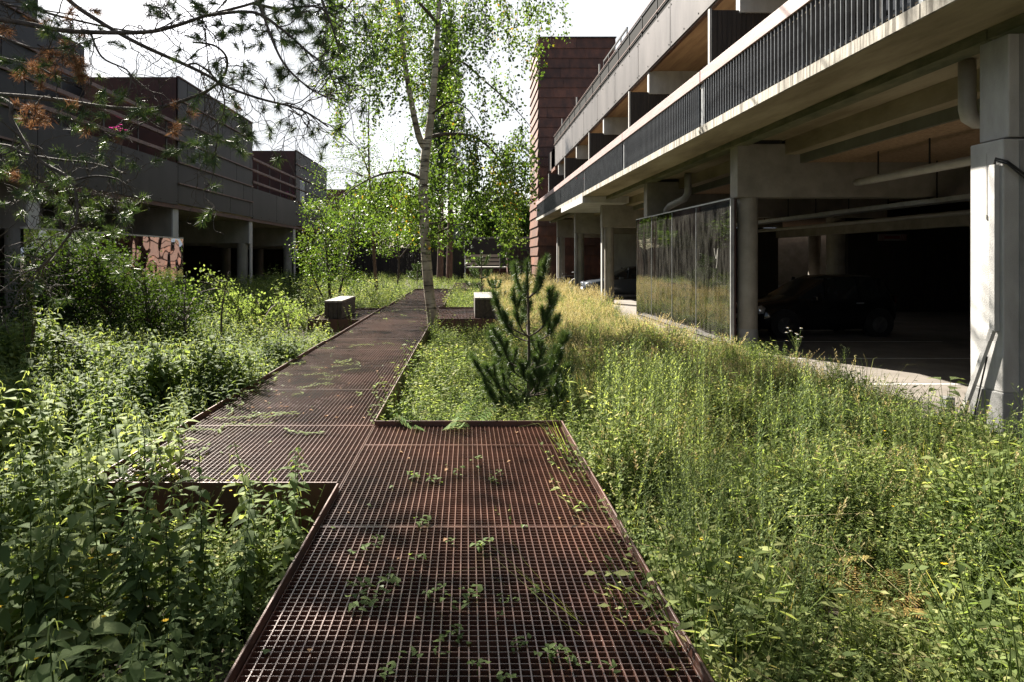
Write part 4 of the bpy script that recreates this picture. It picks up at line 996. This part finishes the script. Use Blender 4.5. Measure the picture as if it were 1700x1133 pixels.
# --- birch in the middle
bt = thing('birch_tree', 'tall white barked birch with hanging leafy twigs growing beside the walkway', 'birch tree', (-.72, 15.2, .05))
Yb = 15.2
trunk = [Vector((-.70,15.2,-.1)), P(717,520,Yb), P(711,470,Yb), P(706,400,Yb), P(703,320,Yb), P(705,270,Yb), P(710,228,Yb)]
tr_ = spline(trunk, 5)
b = MB(); b.tube(tr_, [.21,.165,.138,.126,.12] + taper(len(tr_)-5, .117, .098), 18); b.tube(spline([P(709,240,Yb),P(716,190,Yb),P(722,120,Yb),P(727,40,Yb+.2),P(731,-60,Yb+.3),P(730,-250,Yb+.2),P(728,-520,Yb+.3)], 4), taper(25, .095, .02), 14)
b.tube(spline([P(706,245,Yb),P(696,228,Yb-.1),P(685,180,Yb-.2),P(673,110,Yb-.3),P(664,30,Yb-.4),P(640,-80,Yb-.5),P(610,-260,Yb-.6),P(590,-420,Yb-.6)], 4), taper(29, .085, .012), 12)
b.build('trunk', m_birch, bt, smooth=True)
limbs = [([(706,230,0),(740,222,.2),(790,228,.5),(830,265,.8),(852,310,1.0),(866,380,1.1)], .05),
         ([(703,298,0),(670,285,-.2),(630,290,-.6),(590,310,-.9),(560,335,-1.1)], .04),
         ([(706,372,0),(730,368,.3),(755,352,.6),(790,345,.9)], .03), ([(707,395,0),(730,385,-.4),(760,372,-.9),(790,375,-1.2)], .03),
         ([(722,120,0),(760,100,.6),(800,130,1.2),(850,175,1.7),(885,215,2.0)], .04), ([(727,40,0),(690,0,-.6),(640,-20,-1.2),(585,0,-1.6),(560,60,-1.7)], .04),
         ([(730,-40,0),(770,-90,.4),(830,-120,.8),(890,-100,1.2),(925,-30,1.4)], .04), ([(728,0,0),(760,-30,-.5),(790,-20,-1.0),(815,20,-1.3)], .03),
         ([(673,110,0),(640,70,.5),(610,60,.9),(580,100,1.2)], .025), ([(716,190,0),(745,170,-.6),(775,180,-1.1),(800,215,-1.5)], .025),
         ([(640,-80,0),(580,-130,-.5),(530,-100,-.8),(500,-30,-1.0)], .03), ([(730,-200,0),(800,-260,.8),(880,-240,1.6),(940,-160,2.2)], .03),
         ([(728,-300,0),(660,-360,-.8),(580,-330,-1.4),(520,-240,-1.9)], .03)]
b = MB()
for pl, r0 in limbs:
    q = spline([P(x, y, Yb+d) for x, y, d in pl], 5); b.tube(q, taper(len(q), r0, .006), 7)
tw = MB(); LP = []
def strand(px, py, Y, ln, dens=88, spread=.08, sway=.25):
    global LP
    if 668 < px < 758 and py < 330 and Y < Yb+.35 and rnd.random() < .85: Y = Yb + .35 + abs(Y-Yb)*.8
    p = P(px, py, Y); dx, dy = rnd.gauss(0, sway), rnd.gauss(0, sway); pts = []
    n = max(3, int(ln/.16))
    for i in range(n+1): f = i/n; pts.append(p + Vector((dx*ln*f*(1-.5*f), dy*ln*f*(1-.5*f), -ln*f + .05*math.sin(f*7+px))))
    tw.tube(pts, taper(n+1, .007, .0025), 4)
    m_ = int(ln*dens); f = rng.random(m_)**.85; ii = np.clip((f*n).astype(int), 0, n-1); A = np.array([tuple(q) for q in pts])
    c = A[ii] + (A[ii+1]-A[ii])*(f*n-ii)[:,None]; LP.append(c + rng.normal(0, spread, (m_,3)))
REG = [(535,600,-60,40,1.2,3.0,17),(590,660,-60,40,.8,2.4,15),(640,720,-50,120,.8,2.2,20),(690,790,-60,160,.7,1.8,42),(780,850,-60,40,.7,1.9,16),(850,880,-60,0,.8,1.4,5),(905,930,-60,-20,1.4,2.0,3),(884,896,40,80,.5,.9,2),
       (735,870,200,300,.6,1.6,52),(720,810,320,380,.4,.9,16),(820,890,200,330,.5,1.6,18),(650,730,220,330,.5,1.4,24),(550,700,280,330,.4,1.3,26),(800,880,80,160,.4,1.0,8),(560,640,60,200,.5,1.5,12)]
for x0, x1, y0, y1, l0, l1, n_ in REG:
    for k in range(n_): strand(rnd.uniform(x0,x1), rnd.uniform(y0,y1), Yb+rnd.uniform(-1.9,1.9), rnd.uniform(l0,l1))
for k in range(110):    # unseen crown above, added and shaped for its dappled shade
    a = rnd.uniform(0,6.28); r_ = 2.3*math.sqrt(rnd.random()); z = rnd.uniform(9.3, 17); r_ *= (18.5-z)/8.5
    Y = Yb+r_*math.sin(a); strand(CX+(-1.7+r_*math.cos(a))*F/Y, CY-(z-EYE)*F/Y, Y, rnd.uniform(.8,2.0), 60)
b.build('limb', m_bark, bt, smooth=True); tw.build('twig', m_twig, bt)
fb = FB(); A = np.concatenate(LP); fb.leaves(A, .074, .056, .55, tint=np.clip(rng.beta(2,2.4,len(A)) + .12*np.sin(A[:,0]*2.3+A[:,2]*1.7), 0, 1)); fb.build('crown', [l_birch], bt)

def leaf_tree(name, label, cat, base, stems, blobs, L_, W_, mat, bark, n_br=40, group=None, tlo=0, thi=1, br=.012):
    """stems: list of (points, r0); blobs: (centre, (rx,ry,rz), number of leaves)"""
    t = thing(name, label, cat, base, group); b = MB(); nodes = []
    for pts, r0 in stems:
        q = spline(pts, 5); b.tube(q, taper(len(q), r0, max(.004, r0*.15)), 9); nodes += q[len(q)//4:]
    b.build('trunk', bark, t, smooth=True)
    tw_ = MB(); pts_ = []
    for c, rad, n in blobs:
        c = Vector(c); sub = max(5, n//70)
        for k in range(sub):
            v = Vector((rnd.gauss(0,1), rnd.gauss(0,1), rnd.gauss(0,1))).normalized()*(rnd.random()**.45)
            e = c + Vector((v.x*rad[0], v.y*rad[1], v.z*rad[2])); s = min(nodes, key=lambda q: (q-e).length + abs(q.z-e.z+.3)*.5)
            m_ = (s+e)/2 + Vector((rnd.gauss(0,.08), rnd.gauss(0,.08), .12*(e-s).length)); q = spline([s, m_, e], 4)
            tw_.tube(q, taper(len(q), br*min(1.5, .5+(e-s).length), .002), 4)
            A = np.array([tuple(x) for x in q]); m = n//sub; f = 1-rng.random(m)**1.7*.75; ii = np.clip((f*(len(q)-1)).astype(int), 0, len(q)-2)
            pts_.append(A[ii] + (A[ii+1]-A[ii])*(f*(len(q)-1)-ii)[:,None] + rng.normal(0, min(rad)*.16+.03, (m,3)))
    tw_.build('twig', m_twig if L_ < .1 else bark, t)
    A = np.concatenate(pts_); f = FB(); f.leaves(A, L_, W_, .35, tint=np.clip(tlo+(thi-tlo)*rng.beta(2,2.2,len(A)), 0, 1)); f.build('crown', [mat], t)
    return t
# slender sapling and young birch clump left of the benches
leaf_tree('sapling_tree', 'slender red stemmed sapling with airy leaves left of the white birch', 'sapling', (-3.35,24.8,.3),
          [([P(627,505,24.8),P(622,440,24.8),P(617,360,24.8),P(613,280,24.8),P(612,190,24.8),P(618,110,24.8)], .075), ([P(617,300,24.8),P(600,255,24.5),P(585,240,24.4)], .03), ([P(615,330,24.8),P(640,290,25),P(655,250,25)], .03), ([P(617,360,24.8),P(590,350,24.5),P(560,355,24.2)],.03)],
          [(P(585,260,24.6),(1.3,1.3,1.4),1300),(P(640,300,25),(1.0,1.2,1.3),900),(P(618,180,24.8),(.9,.9,1.3),650),(P(545,300,24.4),(.9,.9,.8),600),(P(570,350,24.2),(1.3,1.2,.9),1500),(P(650,380,25),(1.0,1.2,1.2),1100)], .062, .046, l_birch, m_redbark, thi=.97)
leaf_tree('birch_clump', 'leafy young birch clump with low boughs behind the left bench', 'birch clump', (-4.1,21,.3),
          [([P(548,500,21),P(545,450,21),P(540,400,21),P(530,340,20.8)], .05), ([P(560,500,21.2),P(572,450,21.2),P(585,390,21.4),P(590,330,21.4)], .045), ([P(540,500,20.8),P(520,460,20.6),P(508,420,20.5)], .035)],
          [(P(545,400,21),(1.0,1.1,1.0),1900),(P(590,370,21.4),(1.1,1.1,1.1),1900),(P(520,440,20.6),(.55,.9,.6),900),(P(560,460,21),(.9,1.0,.5),1100),(P(535,350,20.8),(.8,.9,.5),700),(P(500,385,20.4),(.25,.5,.5),150)], .062, .046, l_birch, m_bark, thi=1)
leaf_tree('young_tree', 'low bushy young tree in front of the black fence left of the birch trunk', 'young tree', (-3.6,34,.2),
          [([P(660,478,34),P(662,430,34),P(658,370,34),P(655,310,34)], .06), ([P(662,430,34),P(690,390,34),P(700,350,34)], .04)],
          [(P(655,350,34),(1.6,1.5,1.5),1500),(P(690,370,34),(1.2,1.3,1.2),1100),(P(632,420,34),(.6,.8,.6),300)], .075, .055, l_birch, m_bark, thi=.9)
# dark shrub in front of the left steel screen, sunny bramble, tall shoots
leaf_tree('dark_shrub', 'large dense dark leaved shrub in front of the rippled steel screen', 'shrub', (-5.8,10.8,.3),
          [([P(130+60*k,585,10.8+.25*(k % 3)),P(120+62*k,520,10.8),P(100+70*k,450,10.7+.2*(k % 2))], .025) for k in range(5)],
          [(P(80,490,10.8),(.75,.9,.75),6210),(P(170,480,10.9),(.8,1.0,.8),7020),(P(250,510,11),(.7,.9,.65),5940),(P(310,540,11),(.45,.7,.45),1000),(P(130,430,11),(.6,.7,.45),1000),(P(30,540,10.5),(.5,.7,.5),900)], .046, .032, l_shrub, m_bark, tlo=0, thi=.75)
leaf_tree('bramble_bush', 'sunlit bramble bush with arching shoots left of the left bench', 'bramble', (-4.3,13.5,.3),
          [([P(400+40*k,555,13.5),P(395+38*k,515,13.4),P(375+40*k,480,13.3)], .012) for k in range(4)],
          [(P(400,515,13.5),(.55,.6,.36),700),(P(455,515,13.6),(.6,.7,.4),800),(P(380,485,13.3),(.25,.3,.25),160),(P(330,470,13.0),(.3,.3,.35),180),(P(500,525,14),(.3,.4,.3),260)], .06, .042, l_herb, m_twig, tlo=.1, thi=.7)
def shoot(label, px, py0, py1, Y, seed):
    r = random.Random(seed); t = thing('leafy_shoot', label, 'shoot', tuple(P(px,py0,Y))); b = MB(); f = FB()
    for k in range(4):
        q = spline([P(px+r.uniform(-15,15),py0,Y), P(px+r.uniform(-25,25),(py0+py1)/2,Y+r.uniform(-.2,.2)), P(px+r.uniform(-35,35),py1+r.uniform(0,60),Y+r.uniform(-.3,.3))], 9)
        b.tube(q, taper(len(q), .007, .002), 5)
        for i, p in enumerate(q):
            for s in range(4): T = t_xf(t_leaf(.075*r.uniform(.7,1.2), .045, .3, .3, 0, r.uniform(.3,1)), r.uniform(0,6.28), R(r.uniform(-20,30)), tuple(p + Vector((r.uniform(-.05,.05),r.uniform(-.05,.05),0)))); f.raw(*T)
    b.build('stem', m_twig, t); f.build('foliage', [l_shrub], t)
shoot('tall leafy shoot at the left edge in front of the dark shrub', 42, 640, 425, 7.6, 1)
shoot('lower leafy shoot beside the tall shoot at the left edge', 110, 640, 515, 7.8, 2)
# pines: young ones
def young_pine(label, base, H, whorls, r0=.022, nl=.076, K=72, step=.022, w_=.0026, lead=.30):
    base = Vector(base); t = thing('young_pine', label, 'pine', base); b = MB(); tp = []; td = []
    top = base + Vector((rnd.uniform(-.03,.03), 0, H)); q = spline([base, base+Vector((.015,.01,H*.5)), top], 8); b.tube(q, taper(len(q), r0, r0*.3), 8)
    def brush(a, e, f0=0.):
        n = max(2, int((e-a).length/step)); d = (e-a).normalized()
        for i in range(n):
            f = f0+(1-f0)*(i+.5)/n; tp.append(tuple(a+(e-a)*f)); td.append(tuple(d))
    brush(top-Vector((0,0,lead)), top+Vector((0,0,.02)))
    for (z, n, ln, up, f0) in whorls:
        a0 = rnd.uniform(0,6.28)
        for k in range(n):
            a = a0 + k*6.283/n + rnd.uniform(-.25,.25); l_ = ln*rnd.uniform(.75,1.1); s = base+Vector((.01,.01,z))
            m1 = s + Vector((math.cos(a)*l_*.55, math.sin(a)*l_*.55, l_*up*.30)); e = s + Vector((math.cos(a)*l_*.85, math.sin(a)*l_*.85, l_*up))
            qq = spline([s, m1, e], 6); b.tube(qq, taper(len(qq), r0*.45, .003), 5)
            for i in range(len(qq)-1):
                if i/(len(qq)-1) >= f0: brush(qq[i], qq[i+1])
            if l_ > .3:
                for sgn, fr in ((-1, .42), (1, .5), (-1, .66), (1, .76)):
                    p = qq[int(len(qq)*fr)]; d = (e-m1).normalized(); sd = d.cross(Vector((0,0,1)))*sgn
                    e2 = p + (d*.6+sd*rnd.uniform(.4,.9)+Vector((0,0,rnd.uniform(.1,.5))))*l_*rnd.uniform(.28,.46)*(1.25-.5*fr); b.tube([p,(p+e2)/2+Vector((0,0,-.01)),e2], [.005,.004,.003], 5); brush(p, e2, .25)
    b.build('trunk', m_bark, t, smooth=True)
    f = FB(); f.needles(np.array(tp), np.array(td), K, nl, w_, .66, step, t0=0, t1=1); f.build('needles', [l_needle], t); return t
young_pine('young pine standing right of the near deck in the foreground', (.66,7.4,.04), 1.78,
           [(1.42,4,.32,1.4,.25),(1.00,5,.52,1.05,.38),(.94,2,.4,.7,.5),(.62,5,.56,.75,.45),(.50,3,.42,.7,.4),(.34,7,.66,.6,.45),(.16,6,.58,.5,.5)], .024)
young_pine('bushy young pine behind the right bench', (.62,29,.0), 2.15, [(1.55,5,.4,1.0,.1),(1.0,6,.6,.7,.2),(.5,6,.75,.45,.3)], .04, .10, 20, .05, .008)
young_pine('young pine on the left between the bramble and the birch clump', (-5.45,21,.3), 1.15, [(.75,5,.32,.9,.1),(.4,5,.42,.6,.2)], .03, .09, 20, .04, .006)
young_pine('small young pine in front of the black fence beside the birch trunk', (-2.9,40,.1), 1.5, [(1.0,5,.5,.9,.1),(.5,6,.7,.6,.1)], .04, .12, 18, .06, .010)
young_pine('small bright young pine between the right bench and the bushy young pine', (1.02,24.5,.0), 1.2, [(.8,5,.3,.9,.1),(.4,5,.42,.6,.1)], .03, .09, 20, .04, .006)
# tall pines near the fence
def tall_pine(label, x, Y, top, zc, rad, seed):
    t = thing('pine_tree', label, 'pine tree', (x, Y, .1)); b = MB(); r = random.Random(seed)
    b.tube(spline([(x,Y,-.1),(x+.1,Y,top*.35),(x-.05,Y,top*.7),(x,Y,top)], 5), taper(16, .24, .04), 12); tp = []; td = []
    for k in range(95):
        z = zc + (top-zc)*(k/94)**.9; a = r.uniform(0,6.28); l_ = rad*(1.05-(z-zc)/(top-zc)*.85)*r.uniform(.5,1.1)
        e = Vector((x+math.cos(a)*l_, Y+math.sin(a)*l_, z+l_*r.uniform(-.1,.35))); s = Vector((x,Y,z-.2)); b.tube([s,(s+e)/2+Vector((0,0,-.1)),e], [.05,.035,.012], 5)
        for j in range(16):
            f = .3+.7*j/15; p = s+(e-s)*f + Vector((r.gauss(0,.22),r.gauss(0,.22),r.gauss(0,.16))); tp.append(tuple(p)); td.append(tuple(((e-s).normalized()+Vector((0,0,.5))).normalized()))
    b.build('trunk', m_redbark, t, smooth=True)
    f = FB(); f.needles(np.array(tp), np.array(td), 16, .30, .035, .9, .15, t0=0, t1=.8); f.build('crown', [l_needle], t)
tall_pine('tall dark pine just right of the birch trunk, in front of the black fence', -1.25, 48, 18.4, 6.5, 2.0, 4)
tall_pine('tall dark pine close behind the birch trunk, in front of the black fence', -1.85, 46.5, 15.5, 6.0, 1.7, 8)
FT = [('round far tree above the left end of the black fence', 590, 64, 300, 62, 1), ('yellowish far tree above the black fence left of the sapling stem', 545, 66, 330, 50, 2), ('tall far tree between the sapling and the birch trunk', 655, 66, 285, 60, 3),
      ('far tree right of the two tall pines', 795, 68, 310, 60, 4), ('broad far tree against the rust tower', 858, 66, 285, 60, 5), ('low far tree behind the two tall pines', 720, 64, 330, 50, 6), ('bushy far tree rising just left of the birch trunk', 690, 70, 305, 66, 7), ('low wide far tree filling the gap left of the sapling', 610, 72, 345, 80, 8), ('far tree seen through the hanging twigs right of the birch', 825, 74, 330, 70, 9)]
for lab, px, Y, top, wpx, sd in FT:
    rr = wpx*Y/F*.62; c = P(px, (top+420)/2, Y); hz = (P(px,top,Y).z - 2.0)/2
    bl = []
    for k in range(7): bl.append((c+Vector((rnd.uniform(-.6,.6)*rr, rnd.uniform(-.6,.6)*rr, rnd.uniform(-.55,.6)*hz)), (rr*.55, rr*.55, hz*.42), 1000))
    leaf_tree('broadleaf_tree', lab, 'tree', (c.x,Y,0), [([(c.x,Y,-.1),(c.x+.1,Y,c.z*.5),(c.x-.1,Y,c.z),(c.x,Y,c.z+hz*.6)], .2)], bl, .30, .22, l_tree, m_bark, br=.05)
hd = thing('hedge', 'tall loose green hedge growing just beyond the black fence', 'hedge', (-4, 57, 0)); hb = MB(); n_ = 9000
for k in range(19): x = -9.5+.47*k; hb.tube(spline([(x,57,-.1),(x+.1,57,1.6),(x-.1+rnd.gauss(0,.2),57,3.2+rnd.uniform(0,1))], 3), .03, 5)
hb.build('stem', m_bark, hd); x = rng.uniform(-9.8, -.5, n_); y = rng.normal(57, .55, n_); tp_ = 4.3+.8*np.sin(x*1.1)+.5*np.sin(x*2.7+1); z = .3+(tp_-.3)*rng.random(n_)**.7
f = FB(); f.leaves(np.stack([x,y,z],1), .20, .15, .3, tint=np.clip(rng.beta(2,2,n_),0,1)); f.build('foliage', [l_tree], hd)
c = P(845, 390, 56)
leaf_tree('maple_sapling', 'bright light green sapling behind the short fence beside the rust tower', 'sapling', (c.x,56,0), [([(c.x,56,-.1),(c.x,56,2),(c.x+.1,56,4.6)], .07)],
          [(Vector((c.x-.4,56,3.6)),(.9,.8,1.0),420),(Vector((c.x+.6,56,3.9)),(.8,.8,1.2),420),(Vector((c.x-.1,56,4.8)),(.5,.5,.7),200)], .17, .13, l_herb, m_bark, tlo=.1, thi=.6, br=.02)
# --- old pine at the left whose boughs hang into the picture
op = thing('old_pine_tree', 'old pine whose bare twisted boughs hang in from the upper left', 'pine tree', (-5.9,6.9,.3))
b = MB(); b.tube(spline([(-5.9,6.9,-.1),(-5.8,6.9,2.5),(-5.9,6.8,5.5),(-5.7,6.9,8.5),(-5.8,6.9,11)], 5), taper(21, .24, .05), 14); b.build('trunk', m_bark, op, smooth=True)
BR = [([(-330,60,6.8),(-150,20,6.4),(0,32,6.0),(90,48,5.9),(150,53,5.8),(240,53,5.6),(290,43,5.5),(345,25,5.4),(420,5,5.3),(520,-30,5.2)], .028),
      ([(-330,130,6.8),(-150,150,6.6),(0,157,6.2),(90,165,6.1),(180,178,6.0),(250,180,5.9),(300,168,5.8),(345,150,5.7),(372,125,5.6),(376,95,5.5),(355,75,5.5),(320,70,5.5)], .024),
      ([(60,-60,6.2),(115,0,6.1),(165,35,6.0),(230,72,5.9),(310,108,5.8),(345,125,5.7),(375,143,5.6),(430,163,5.5),(500,182,5.4),(545,210,5.3)], .022),
      ([(-60,-40,6.6),(30,0,6.4),(75,20,6.3),(180,45,6.1),(230,52,6.0)], .018),
      ([(-330,160,6.8),(-120,140,6.2),(5,165,5.6),(20,200,5.5),(50,250,5.4),(75,272,5.3),(118,300,5.2),(128,360,5.1),(100,410,5.1),(60,450,5.0)], .022),
      ([(-330,200,6.8),(-150,235,6.2),(0,240,5.8),(40,255,5.7),(100,265,5.6),(160,272,5.5),(210,288,5.4)], .018),
      ([(345,25,5.4),(420,20,5.2),(470,50,5.1),(510,85,5.0),(540,110,5.0),(560,150,4.9)], .014), ([(118,300,5.2),(160,292,5.2),(200,300,5.2),(205,325,5.2)], .010),
      ([(430,0,5.2),(450,60,5.1),(475,110,5.0),(520,150,5.0),(560,165,4.9)], .012), ([(310,108,5.8),(330,107,5.7),(365,140,5.6),(372,185,5.5),(350,215,5.5)], .010),
      ([(150,53,5.8),(170,95,5.7),(215,120,5.6),(212,160,5.5)], .010), ([(500,-60,5.2),(530,-10,5.1),(550,40,5.0),(565,90,5.0)], .014), ([(-100,-20,6.4),(0,5,6.2),(60,15,6.0),(130,25,5.9)], .014),
      ([(0,60,6.0),(60,80,5.9),(120,75,5.8),(170,60,5.7)], .010), ([(0,95,6.1),(60,110,6.0),(110,135,5.9),(140,135,5.9)], .010), ([(420,5,5.3),(470,15,5.2),(520,10,5.1),(560,30,5.0)], .014)]
limb = MB(); twg = MB(); ends = []
def twig(p, d, ln, depth, r0):
    pts = [p]; dd = d.normalized()
    n = 7
    for i in range(n):
        dd = (dd + Vector((rnd.gauss(0,.38), rnd.gauss(0,.30), rnd.gauss(-.10,.36)))).normalized(); pts.append(pts[-1] + dd*ln/n)
        if depth and rnd.random() < .40: twig(pts[-1], (dd+Vector((rnd.gauss(0,.9),rnd.gauss(0,.7),rnd.gauss(-.1,.8)))), ln*rnd.uniform(.35,.65), depth-1, r0*.6)
    q = spline(pts, 2); twg.tube(q, taper(len(q), r0, .0018), 4); ends.append((pts[-1], dd, depth))
for pl, r0 in BR:
    q = spline([P(x, y, d) for x, y, d in pl], 6); limb.tube(q, taper(len(q), r0, max(.004, r0*.28)), 9)
    nn = int(sum((q[i+1]-q[i]).length for i in range(len(q)-1))*4.2)
    for k in range(nn):
        i = rnd.randint(len(q)//4, len(q)-2); d = (q[i+1]-q[i]).normalized()
        px_ = CX + q[i].x*F/q[i].y
        if px_ < -120: continue
        twig(q[i], d*.7+Vector((rnd.gauss(0,.6), rnd.gauss(0,.6), rnd.gauss(-.15,.8))), rnd.uniform(.25,.75), 2, .0055)
limb.build('bough', m_branch, op, smooth=True); twg.build('twig', m_branch, op)
gp = []; gd = []; dp = []; ddp = []
for (p, d, dep) in ends:
    px_, py_ = CX+p.x*F/p.y, CY-(p.z-EYE)*F/p.y; u = rnd.random()
    dense = .42 if (px_ > 400 and py_ < 130) else .11
    if u < dense: gp.append(tuple(p)); gd.append(tuple(d))
    elif u < dense+.07 and px_ < 160 and py_ < 230: dp.append(tuple(p)); ddp.append(tuple(d))
def tufts(lst, spots, Y, n, rad):
    for (x, y, m_) in spots:
        for k in range(max(1, round(m_*.75))): p = P(x+rnd.gauss(0,rad), y+rnd.gauss(0,rad*.6), Y+rnd.uniform(-.25,.25)); lst[0].append(tuple(p)); v = Vector((rnd.gauss(0,1),rnd.gauss(0,.6),rnd.gauss(0,.6))).normalized(); lst[1].append(tuple(v))
tufts((dp, ddp), [(75,95,7),(60,122,8),(90,110,8),(125,110,5),(140,122,5),(30,130,3),(50,208,4),(28,180,4),(60,200,2),(112,175,2),(20,285,2),(290,218,2),(20,40,2),(275,170,1),(380,175,1),(310,185,1),(115,75,2)], 5.9, 1, 11)
tufts((gp, gd), [(130,192,4),(110,180,2),(175,155,5),(215,160,4),(235,190,5),(250,200,3),(185,185,3),(300,250,4),(330,262,5),(355,262,4),(385,225,5),(400,240,4),(410,215,4),(395,190,3),(340,240,4),(30,110,4),(20,100,3),(60,15,5),(40,10,3),(105,255,2),(20,285,3),(15,250,3),(40,320,4),(65,325,4),(100,335,4),(120,350,3),(150,345,3),(90,365,3),(160,340,2),(215,345,4),(195,390,4),(140,400,4),(210,445,4),(180,420,3),(240,15,5),(265,20,5),(290,30,4),(365,60,5),(380,45,6),(350,20,5),(330,10,4),(410,35,4),(440,60,5),(460,35,5),(480,55,4),(430,15,5),(500,20,5),(520,40,5),(540,65,5),(545,90,4),(470,75,4),(400,80,2),(500,90,2),(505,135,2),(455,150,2),(455,185,2),(500,210,2),(540,155,2),(550,50,4),(530,110,2),(160,65,2)], 5.5, 1, 9)
f = FB(); f.needles(np.array(gp), np.array(gd), 80, .078, .0036, .75, .06, t0=.1, t1=1); f.build('needles', [l_needle], op)
f = FB(); f.needles(np.array(dp), np.array(ddp), 90, .080, .0036, .75, .07); f.build('dry_needles', [l_dry], op)
# unseen crown of the old pine above the picture, added to cast shade
cb = MB(); tp = []; td = []
for k in range(46):
    z = rnd.uniform(4.9, 10.5); a = rnd.uniform(-1.9, 1.2) if k % 3 else rnd.uniform(0,6.28); l_ = rnd.uniform(1.8, 4.2)*(1.2-(z-4.9)/9)
    s = Vector((-5.8,6.9,z-.3)); e = s + Vector((math.cos(a)*l_, math.sin(a)*l_, .25*l_)); q = spline([s,(s+e)/2+Vector((0,0,-.12)),e], 6); cb.tube(q, taper(len(q), .035, .008), 6)
    for j in range(24):
        p = q[rnd.randint(4, len(q)-1)] + Vector((rnd.gauss(0,.26), rnd.gauss(0,.26), rnd.gauss(.12,.16)))
        if p.z > EYE+(CY+25)*p.y/F or p.x < -4.9: tp.append(tuple(p)); td.append(tuple(((e-s).normalized()+Vector((rnd.gauss(0,.5),rnd.gauss(0,.5),.5))).normalized()))
for k in range(40):  # unseen longer boughs added to dapple the near deck with shade
    z = rnd.uniform(5.6, 9.5); a = rnd.uniform(-.5, 1.25); l_ = rnd.uniform(3.0, 5.6)
    s = Vector((-5.8,6.9,z-.3)); e = s + Vector((math.cos(a)*l_, math.sin(a)*l_, .12*l_)); q = spline([s,(s+e)/2+Vector((rnd.gauss(0,.2),rnd.gauss(0,.2),-.12)),e], 7); cb.tube(q, taper(len(q), .03, .006), 6)
    for j in range(13):
        c0 = q[rnd.randint(6, len(q)-1)] + Vector((rnd.gauss(0,.3), rnd.gauss(0,.3), rnd.gauss(.12,.14)))
        for h in range(4):
            p = c0 + Vector((rnd.gauss(0,.10), rnd.gauss(0,.10), rnd.gauss(0,.07)))
            if p.z > EYE+(CY+25)*p.y/F: tp.append(tuple(p)); td.append(tuple(((e-s).normalized()+Vector((rnd.gauss(0,.5),rnd.gauss(0,.5),.5))).normalized()))
cb.build('bough', m_branch, op, smooth=True); f = FB(); f.needles(np.array(tp), np.array(td), 34, .10, .006, .8, .09, t0=0, t1=.9); f.build('crown', [l_needle], op)

# ------------------------------------------------------------------ balcony flowers
def flowers(label, loc, mat, n, rad, sd):
    r = random.Random(sd); t = thing('potted_flowers', label, 'flowers', loc); x, y, z = loc
    b = MB(); b.lathe((x,y,z-.22), [(.10,0),(.14,.20),(.15,.22)], 14); b.build('pot', m_redbark, t)
    L_ = [herb(70+sd, .30, 40, .06, .5)]; f = FB(); f.place(L_[0], np.array([[x,y,z]]), np.zeros(1), np.ones(1)); f.build('foliage', [l_herb], t)
    f = FB(); p = np.array([[x+r.gauss(0,rad), y+r.gauss(0,rad), z+.22+r.gauss(0,rad*.5)] for _ in range(n)]); f.place(flower_t(.05, 7, 0, .3), p, rng.uniform(0,6,n), np.ones(n), rng.normal(0,.9,(n,2))); f.build('blossom', [mat], t)
flowers('magenta flowers behind the rail of the nearer left terrace', (-8.98, 17.55, 4.98), l_pinkf, 16, .10, 1)
flowers('magenta flowers at the far end of the second left terrace', (-8.98, 34.7, 4.98), l_pinkf, 26, .17, 2)
flowers('orange red poppies on the far part of the right balcony', (4.82, 28.6, 5.0), l_redf, 7, .14, 3)
